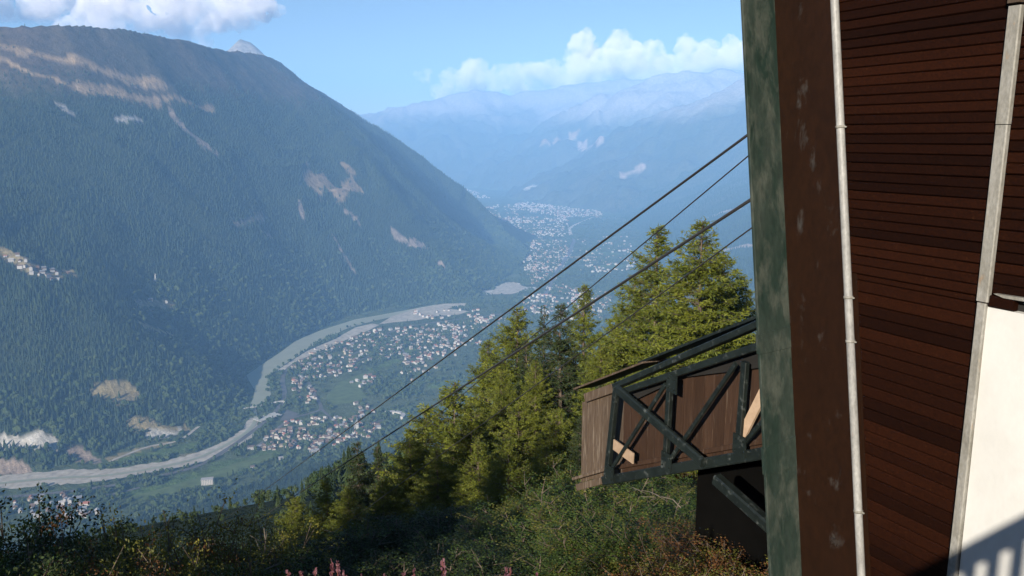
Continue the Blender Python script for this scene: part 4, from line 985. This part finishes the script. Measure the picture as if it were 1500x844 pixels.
trees = [
    ('larch', 0, 1030, 323, 33, 1.5, 'tall yellow green larch right behind the truss, next to the green column'),
    ('larch', 1, 963, 332, 39, 1.5, 'tall yellow green larch crossed by the thick cables, beside the larch at the column'),
    ('larch', 2, 1088, 405, 42, 1.2, 'larch half hidden behind the green column'),
    ('larch', 1, 856, 418, 52, 1.2, 'slim pale larch with thin top behind the dark spruces'),
    ('larch', 0, 905, 462, 45, 1.25, 'bushy larch filling the gap behind the truss end'),
    ('spruce', 0, 822, 446, 41, 1.25, 'tall dark spruce with drooping limbs among the larches'),
    ('spruce', 1, 797, 448, 54, .8, 'thin pointed spruce peeping out beside the tall dark spruce'),
    ('larch', 2, 757, 452, 46, 1.5, 'broad larch with a ragged top under the crossing cables'),
    ('larch', 0, 715, 500, 50, 1.3, 'larch on the village side of the broad ragged one'),
    ('larch_small', 0, 665, 560, 38, 1.35, 'rounded bright larch standing below the lower cables'),
    ('larch_small', 1, 622, 598, 42, 1.35, 'low spreading larch between the rounded one and the small spruces'),
    ('spruce_small', 0, 523, 648, 47, 1.15, 'small dark pointed spruce, tallest of the group below the village'),
    ('spruce_small', 0, 553, 655, 52, 1.1, 'small spruce with lighter needles next to the tallest dark one'),
    ('spruce_small', 0, 584, 668, 45, 1.1, 'small spruce closest to the low spreading larch'),
    ('larch_small', 0, 478, 700, 42, 1.2, 'low larch bush on the slope edge below the white village church'),
    ('larch_small', 1, 432, 728, 44, 1.3, 'lowest larch bush where the cables vanish into the forest'),
    ('spruce', 0, 878, 560, 30, 1.1, 'dark spruce just in front of the boarded truss end'),
    ('larch_small', 1, 760, 590, 33, 1.2, 'full larch in front of the tall dark spruce'),
    ('larch_small', 0, 700, 640, 30, 1.2, 'low larch above the black shaded hollow'),
    ('larch', 1, 930, 405, 44, 1.3, 'larch rising between the slim pale one and the tall cable larch'),
    ('larch', 0, 1062, 372, 40, 1.2, 'larch squeezed between the tallest larch and the green column'),
    ('larch', 2, 880, 505, 38, 1.2, 'full larch over the left end of the truss roof'),
    ('larch', 1, 840, 520, 45, 1.2, 'larch crowding the back of the tall dark spruce'),
    ('larch', 0, 785, 530, 40, 1.2, 'larch standing before the broad ragged one'),
    ('larch', 2, 735, 545, 40, 1.15, 'larch between the rounded bright one and the tall spruce'),
    ('spruce', 1, 770, 500, 43, 1.2, 'narrow dark spruce wedged between two larches under the cables'),
    ('larch_small', 1, 690, 590, 36, 1.2, 'bright larch shoulder to shoulder with the rounded one'),
    ('larch_small', 0, 745, 640, 28, 1.3, 'near larch at the rim of the shaded hollow'),
    ('larch_small', 1, 800, 655, 27, 1.3, 'near larch above the green shrubs'),
    ('larch_small', 0, 600, 640, 38, 1.25, 'low larch behind the small spruce beside the spreading one'),
    ('larch_small', 1, 510, 715, 36, 1.3, 'low larch in front of the tallest small spruce'),
    ('spruce', 0, 850, 610, 27, 1.1, 'shaggy spruce in front of the boarded truss end'),
    ('larch', 2, 998, 440, 36, 1.2, 'larch between the two tall ones behind the truss'),
    ('larch_small', 1, 815, 600, 34, 1.3, 'bushy larch at the foot of the tall dark spruce'),
    ('larch_small', 0, 880, 600, 36, 1.2, 'bushy larch behind the boarded end of the truss'),
    ('larch_small', 0, 560, 700, 38, 1.2, 'low larch just below the group of small spruces'),
    ('larch_small', 1, 640, 660, 34, 1.25, 'low larch on the near side of the low spreading one'),
]
for tr in trees: plant_tree(*tr)
# spruces added out of view at the left to shade the lower left slope
for k, (x_, y_, h_) in enumerate([(-17, 0, 10.5), (-20.5, 4, 10), (-22, -2, 11), (-13.5, -4.5, 8.5), (-24, 9, 11), (-16, 5, 9), (-18.5, -5, 10), (-13, .5, 7.5), (-12, -2.5, 8.5), (-10, -4.5, 8), (-15, -4, 9.5)]):
    t = empty('spruce_tree', (x_, y_, gz(x_, y_)), k * 1.3); s = h_ / 13; t.scale = (s * 1.3, s * 1.3, s)  # added spruce, out of view, there to shade the slope
    for nm, me in zip(('trunk', 'limbs', 'crown'), lib[('spruce', k % 2)]): link(bpy.data.objects.new(nm, me), t)
    tag(t, 'added dark spruce out of view, shading the lower left slope', 'tree', 'added spruces shading the slope')

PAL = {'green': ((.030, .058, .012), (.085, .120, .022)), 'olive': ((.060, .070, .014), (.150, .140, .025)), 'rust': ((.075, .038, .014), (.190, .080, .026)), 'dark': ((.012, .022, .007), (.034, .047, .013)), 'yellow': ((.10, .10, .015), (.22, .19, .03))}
def shrub_meshes(seed, pal, n_st=16, per=120, leaf=(.022, .046)):
    """unit shrub about 1 m tall and 1 m across, leaves gathered round many forked stems"""
    g = np.random.default_rng(seed); A, B, cl = [], [], []
    for k in range(n_st):
        a = g.random() * 6.283; tilt = g.uniform(.05, .75); d = np.array([math.cos(a) * math.sin(tilt), math.sin(a) * math.sin(tilt), math.cos(tilt)]); Ls = g.uniform(.6, 1.05)
        p = np.array([.10 * g.normal(), .10 * g.normal(), -.1]); m_ = p + d * Ls * .55 + g.normal(0, .04, 3); A.append(p); B.append(m_)
        for j in range(4):
            e = m_ + (d + g.normal(0, .42, 3)) * Ls * g.uniform(.25, .5); A.append(m_); B.append(e)
            for w in (.35, .7, 1.0): cl.append(m_ + (e - m_) * w + g.normal(0, .03, 3))
            for q in range(2):
                f_ = e + (d + g.normal(0, .6, 3)) * .16; A.append(e); B.append(f_); cl.append(f_)
    A, B, cl = np.array(A), np.array(B), np.array(cl)
    SV, SF = sticks(A, B, .009, .004)
    i = np.repeat(np.arange(len(cl)), max(8, per // 3)); P = cl[i] + g.normal(0, .055, (i.size, 3)); D = g.normal(0, 1, (i.size, 3)) + np.array([0, 0, .5])
    c0, c1 = np.array(PAL[pal[0]]); t = (g.random(len(cl))[i] * .5 + g.random(i.size) * .5)[:, None]; c = c0 * (1 - t) + c1 * t
    if len(pal) > 1:
        e0, e1 = np.array(PAL[pal[1]]); m_ = (g.random(len(cl)) < pal[2])[i]; c[m_] = (e0 * (1 - t) + e1 * t)[m_]
    V_, F_, C_ = blades(P, D, g.uniform(*leaf, i.size), g.uniform(.007, .014, i.size), g, c)
    return npmesh('stems', SV, SF, M_bark), npmesh('foliage', V_, F_, M_leaf, C_)
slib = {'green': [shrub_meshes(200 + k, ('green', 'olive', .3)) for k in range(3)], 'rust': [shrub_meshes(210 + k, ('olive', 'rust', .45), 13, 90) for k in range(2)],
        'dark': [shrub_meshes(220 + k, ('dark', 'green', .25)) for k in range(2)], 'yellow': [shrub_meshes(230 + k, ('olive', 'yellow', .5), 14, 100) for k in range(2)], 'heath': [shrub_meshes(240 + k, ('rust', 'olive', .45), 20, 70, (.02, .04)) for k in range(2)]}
def shrub(kind, px, py, D, wide, label, group=None, i=0):
    P = at_dist(np.array([px]), np.array([py]), np.array([D]))[0]; g0 = gz(P[0], P[1]); Ht = max(.5, P[2] - g0)
    t = empty('shrub', (P[0], P[1], g0), pyr.uniform(0, 6.28)); t.scale = (wide * .62, wide * .62, Ht / 1.38)
    for nm, me in zip(('stems', 'foliage'), slib[kind][i % len(slib[kind])]): link(bpy.data.objects.new(nm, me), t)
    tag(t, label, 'shrub', group); return t
G_R, G_L, G_H, G_D = 'green shrubs below the truss', 'rust and yellow shrubs on the slope edge', 'low reddish heath bushes', 'dark shaded bushes'
i = 0
for px, py, D, w in [(770, 735, 19, 3.0), (815, 705, 21, 3.4), (860, 712, 18, 3.2), (905, 722, 16, 3.0), (950, 716, 18, 3.2), (990, 735, 15, 2.6), (840, 760, 14, 2.6), (900, 770, 12.5, 2.4), (955, 775, 12, 2.4), (790, 790, 13, 2.4), (740, 770, 17, 2.4), (870, 690, 24, 3.6), (930, 690, 22, 3.4), (1010, 712, 20, 3), (1050, 735, 17, 3), (800, 745, 16, 3), (880, 742, 15, 2.8), (930, 750, 14, 2.6), (985, 768, 13, 2.4), (740, 800, 14, 2.6), (850, 800, 12, 2.4), (800, 725, 20, 3.2), (1035, 765, 14, 2.4)]:
    shrub('green', px, py, D, w, 'leafy green shrub on the slope below the boarded truss', G_R, i); i += 1
for px, py, D, w in [(1010, 790, 11, 2.0), (1045, 782, 12, 2.0), (1085, 775, 12.5, 2.2), (1115, 785, 11, 2.0), (1060, 815, 9.5, 1.7), (1000, 822, 9, 1.6), (1110, 822, 9, 1.7), (1075, 800, 10.5, 1.8), (1030, 815, 9.5, 1.7), (960, 826, 9.5, 1.7)]:
    shrub('heath', px, py, D, w, 'low red brown heath bush on the bank at the foot of the green column', G_H, i); i += 1
for kd, px, py, D, w in [('rust', 110, 800, 11, 1.8), ('rust', 135, 798, 12, 1.6), ('yellow', 190, 752, 15, 2.2), ('yellow', 255, 770, 13, 2.6), ('rust', 300, 775, 13.5, 2.0), ('yellow', 280, 795, 11.5, 2.0), ('rust', 20, 795, 13, 1.6), ('yellow', 365, 765, 16, 2.4), ('yellow', 400, 800, 13, 2.0), ('rust', 225, 812, 10.5, 1.7)]:
    shrub(kd, px, py, D, w, 'rust leaved shrub catching the sun at the slope edge' if kd == 'rust' else 'yellow green shrub catching the sun at the slope edge', 'rust leaved shrubs at the slope edge' if kd == 'rust' else 'yellow green shrubs at the slope edge', i); i += 1
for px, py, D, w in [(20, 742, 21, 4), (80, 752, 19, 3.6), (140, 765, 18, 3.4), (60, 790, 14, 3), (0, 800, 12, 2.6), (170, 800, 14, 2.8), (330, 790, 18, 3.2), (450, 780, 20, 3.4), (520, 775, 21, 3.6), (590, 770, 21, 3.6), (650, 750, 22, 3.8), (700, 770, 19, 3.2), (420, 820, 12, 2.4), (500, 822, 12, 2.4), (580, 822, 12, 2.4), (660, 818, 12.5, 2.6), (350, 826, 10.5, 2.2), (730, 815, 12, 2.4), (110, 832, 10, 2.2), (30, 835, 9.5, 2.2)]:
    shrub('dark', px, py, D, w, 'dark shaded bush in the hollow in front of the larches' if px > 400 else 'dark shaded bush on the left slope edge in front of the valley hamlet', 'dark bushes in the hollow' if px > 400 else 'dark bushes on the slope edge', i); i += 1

# bare dead saplings
for px, py, D, h in ((237, 748, 13, 1.6), (287, 752, 14, 1.3), (375, 758, 15, 1.6), (385, 775, 13, 1.2)):
    P = at_dist(np.array([px]), np.array([py]), np.array([D]))[0]; g0 = gz(P[0], P[1]); Ht = P[2] - g0
    mb = MB(); lean = pyr.uniform(-.25, .05); pts = [np.array([lean * Ht * (q - 1) + .03 * math.sin(q * 9), .03 * math.cos(q * 7), q * Ht]) for q in np.linspace(0, 1, 8)]
    mb.tube(pts, [.022 * (1 - q) + .007 for q in np.linspace(0, 1, 8)], 6)
    for q in (.62, .74, .86, .94):
        p = pts[int(q * 7)]; d = np.array([pyr.uniform(-1, 1), pyr.uniform(-1, 1), .8]) * .22; mb.tube([p, p + d * .5, p + d + (0, 0, .05)], [.008, .006, .003], 5)
    o = mb.build('dead_sapling', M_twig, None, True); o.location = (P[0], P[1], g0)
    tag(o, 'bare pale dead sapling poking out of the shrubs at the slope edge', 'sapling', 'dead saplings at the slope edge')
# bare branches lying out of the shrubs under the truss
for (x0, y0, x1, y1, D) in ((925, 716, 1000, 742, 14),):
    A_ = at_dist(np.array([x0]), np.array([y0]), np.array([D]))[0]; B_ = at_dist(np.array([x1]), np.array([y1]), np.array([D - 1.0]))[0]; mb = MB()
    pts = [(B_ - A_) * q + np.array([.03 * math.sin(q * 11), 0, .06 * math.sin(q * 3.1) + .025 * math.sin(q * 17)]) for q in np.linspace(1, 0, 6)]; mb.tube(pts, [.010, .009, .008, .006, .005, .003], 6)
    for q in (.3, .5, .7): p = (B_ - A_) * q; d = np.array([-.25, .05, pyr.uniform(-.1, .2)]); mb.tube([p, p + d], [.007, .003], 5)
    o = mb.build('bare_branch', M_twig, None, True); o.location = A_; tag(o, 'bare grey branch sticking out of the shrubs under the truss', 'branch')
# fireweed
M_stem = simple('fireweed_stem', (0.16, 0.055, 0.035), .7, .3, 8)
def fireweed_meshes(seed):
    g = np.random.default_rng(seed); mb = MB(); mb.tube([(0, 0, -.1), (.01, 0, .4), (.0, .02, .8), (.02, .02, 1.0)], [.006, .005, .004, .002], 5); st = mb.mesh('stem', M_stem)
    n = 90; zz = g.uniform(.15, .68, n); a = g.random(n) * 6.28; P = np.stack([0 * zz, 0 * zz, zz], -1); D = np.stack([np.cos(a), np.sin(a), g.uniform(-.1, .6, n)], -1); t = g.random(n)[:, None]
    v1, f1, c1 = blades(P, D, g.uniform(.06, .12, n), .010, g, np.array((.05, .06, .015)) * (1 - t) + np.array((.20, .07, .03)) * t); lf = npmesh('leaves', v1, f1, M_leaf, c1)
    n = 130; zz = g.uniform(.66, 1.0, n); a = g.random(n) * 6.28; P = np.stack([.02 * zz, .02 * zz, zz], -1); D = np.stack([np.cos(a), np.sin(a), g.uniform(.1, .9, n)], -1); t = g.random(n)[:, None]
    v1, f1, c1 = blades(P, D, (1.12 - zz) * .13 * g.uniform(.6, 1.2, n), .009, g, np.array((.11, .035, .045)) * (1 - t) + np.array((.18, .085, .105)) * t); fl = npmesh('flower_spike', v1, f1, M_leaf, c1)
    return st, lf, fl
fw = [fireweed_meshes(300 + k) for k in range(3)]
for k, (px, py) in enumerate([(415, 836), (445, 834), (466, 826), (480, 816), (492, 820), (510, 832), (530, 836), (585, 834), (607, 832), (655, 815), (690, 838), (737, 828), (752, 830), (790, 832), (430, 842), (560, 840)]):
    D = 4.6 + (k * 37 % 10) * .14; P = at_dist(np.array([px]), np.array([py + 6]), np.array([D]))[0]; g0 = gz(P[0], P[1]); Ht = max(.4, P[2] - g0)
    t = empty('fireweed', (P[0], P[1], g0), k * 1.7); t.scale = (1.1, 1.1, Ht)
    for nm, me in zip(('stem', 'leaves', 'flower_spike'), fw[k % 3]): link(bpy.data.objects.new(nm, me), t)
    tag(t, 'pink fireweed stalk gone to seed in front of the dark bushes', 'flower', 'fireweed stalks')
# grass and bilberry covering the near ground
g = np.random.default_rng(400); n = 60000
a = np.radians(g.uniform(-40, 24, n)); r = 3 + 37 * g.random(n) ** 1.3; x, y = r * np.sin(a), r * np.cos(a); z = height(x, y)
P = np.stack([x, y, z - .02], -1); D = g.normal(0, .55, (n, 3)) + np.array([0, 0, .9]); t = (np.clip(fbm(x / 3, y / 3, 401, 3) * .9 + .5, 0, 1) * .6 + g.random(n) * .4)[:, None]
c = np.array((.055, .065, .016)) * (1 - t) + np.array((.20, .095, .035)) * t
v_, f_, c_ = blades(P, D, g.uniform(.06, .20, n), g.uniform(.008, .020, n), g, c * .7)
tag(link(bpy.data.objects.new('ground_cover', npmesh('ground_cover', v_, f_, M_leaf, c_))), 'rough grass and reddish bilberry covering the near slope', 'ground cover', kind='stuff')

# ------------------------------------------------------------------ clouds (beyond the haze box)
m_cloud = bpy.data.materials.new('cloud_vapour'); m_cloud.use_nodes = True; nt = m_cloud.node_tree; nt.nodes.clear()
ou = nt.nodes.new('ShaderNodeOutputMaterial'); pv_ = nt.nodes.new('ShaderNodeVolumePrincipled'); pv_.inputs['Color'].default_value = (.975, .935, .92, 1); pv_.inputs['Anisotropy'].default_value = -.2
cn = nt.nodes.new('ShaderNodeTexNoise'); cn.inputs['Scale'].default_value = 1 / 420; cn.inputs['Detail'].default_value = 5; cn.inputs['Roughness'].default_value = .62
cg = nt.nodes.new('ShaderNodeNewGeometry'); nt.links.new(cg.outputs['Position'], cn.inputs['Vector'])
cm = nt.nodes.new('ShaderNodeMapRange'); cm.inputs[1].default_value = .37; cm.inputs[2].default_value = .68; cm.inputs[3].default_value = .0; cm.inputs[4].default_value = .0045
nt.links.new(cn.outputs['Fac'], cm.inputs[0]); nt.links.new(cm.outputs[0], pv_.inputs['Density']); nt.links.new(pv_.outputs[0], ou.inputs['Volume'])
def cloud(px_pts, D, label, seed, depth=500, dens=None):
    """puffs of vapour: merged rough balls at pixel (x, y, radius in pixels) and distance D"""
    import bmesh
    g = np.random.default_rng(seed); bm = bmesh.new()
    for px, py, rp in px_pts:
        c = at_dist(np.array([px]), np.array([py]), np.array([D + g.normal() * depth]))[0]; r = rp / FPX * D
        for k in range(7):
            q = c + np.array([g.normal() * r * .55, g.normal() * r * .55, abs(g.normal()) * r * .42 - .12 * r]); rr_ = r * g.uniform(.5, .85)
            m_ = bmesh.ops.create_icosphere(bm, subdivisions=3, radius=rr_)
            for v in m_['verts']: v.co += Vector(q)
    me = bpy.data.meshes.new('cloud'); bm.to_mesh(me); bm.free(); me.materials.append(m_cloud)
    o = link(bpy.data.objects.new('cloud', me))
    c0 = np.array([v.co for v in me.vertices]).mean(0); me.transform(__import__('mathutils').Matrix.Translation(-Vector(c0))); o.location = c0
    rm = o.modifiers.new('merge', 'REMESH'); rm.mode = 'VOXEL'; rm.voxel_size = 32
    tx = bpy.data.textures.new('billow', 'CLOUDS'); tx.noise_scale = 420; tx.noise_depth = 4
    dm = o.modifiers.new('billow', 'DISPLACE'); dm.texture = tx; dm.strength = 420; dm.texture_coords = 'GLOBAL'; dm.mid_level = .55
    tx = bpy.data.textures.new('wisps', 'CLOUDS'); tx.noise_scale = 130; tx.noise_depth = 5
    dm = o.modifiers.new('wisps', 'DISPLACE'); dm.texture = tx; dm.strength = 170; dm.texture_coords = 'GLOBAL'; dm.mid_level = .5
    tag(o, label, 'cloud'); return o
cloud([(690, 112, 24), (655, 120, 16), (725, 122, 20), (760, 120, 20), (785, 108, 20), (820, 116, 22), (625, 118, 10), (700, 130, 22), (780, 130, 22), (840, 126, 22), (650, 132, 14)], 22000, 'low pale cumulus bank with two rounded heads over the distant ridge', 1)
cloud([(860, 92, 28), (905, 90, 27), (870, 114, 28), (945, 102, 26), (985, 98, 26), (1020, 94, 24), (1060, 90, 24), (1095, 96, 28), (1140, 90, 30), (1200, 92, 32), (920, 116, 26), (990, 116, 24), (1050, 112, 24)], 22000, 'long pale cumulus bank reaching behind the green column over the far peaks', 2)
cloud([(20, 18, 22), (90, 10, 30), (160, 20, 30), (230, 12, 34), (300, 18, 34), (350, 10, 34), (385, 14, 22), (-40, 20, 30), (130, 42, 24), (250, 44, 26), (320, 48, 22), (200, 34, 24), (-90, 10, 40)], 22000, 'hazy pale cloud resting above the left mountain crest', 3)

# ------------------------------------------------------------------ haze: the valley air
m_haze = bpy.data.materials.new('valley_haze'); m_haze.use_nodes = True; nt = m_haze.node_tree; nt.nodes.clear()
ou = nt.nodes.new('ShaderNodeOutputMaterial'); vp = nt.nodes.new('ShaderNodeVolumePrincipled')
vp.inputs['Color'].default_value = (.27, .55, 1.0, 1); vp.inputs['Density'].default_value = 8.8e-5; vp.inputs['Anisotropy'].default_value = -0.22
nt.links.new(vp.outputs[0], ou.inputs['Volume'])
zmax = max(v for v in (GZ.max(), 50)) + 40
mb = MB(); mb.prism([(-17200, -17200, -812), (17200, -17200, -812), (17200, 17200, -812), (-17200, 17200, -812)], (0, 0, zmax + 812))
hz_o = mb.build('haze', m_haze); tag(hz_o, 'blue haze filling the valley air', 'haze', kind='stuff')
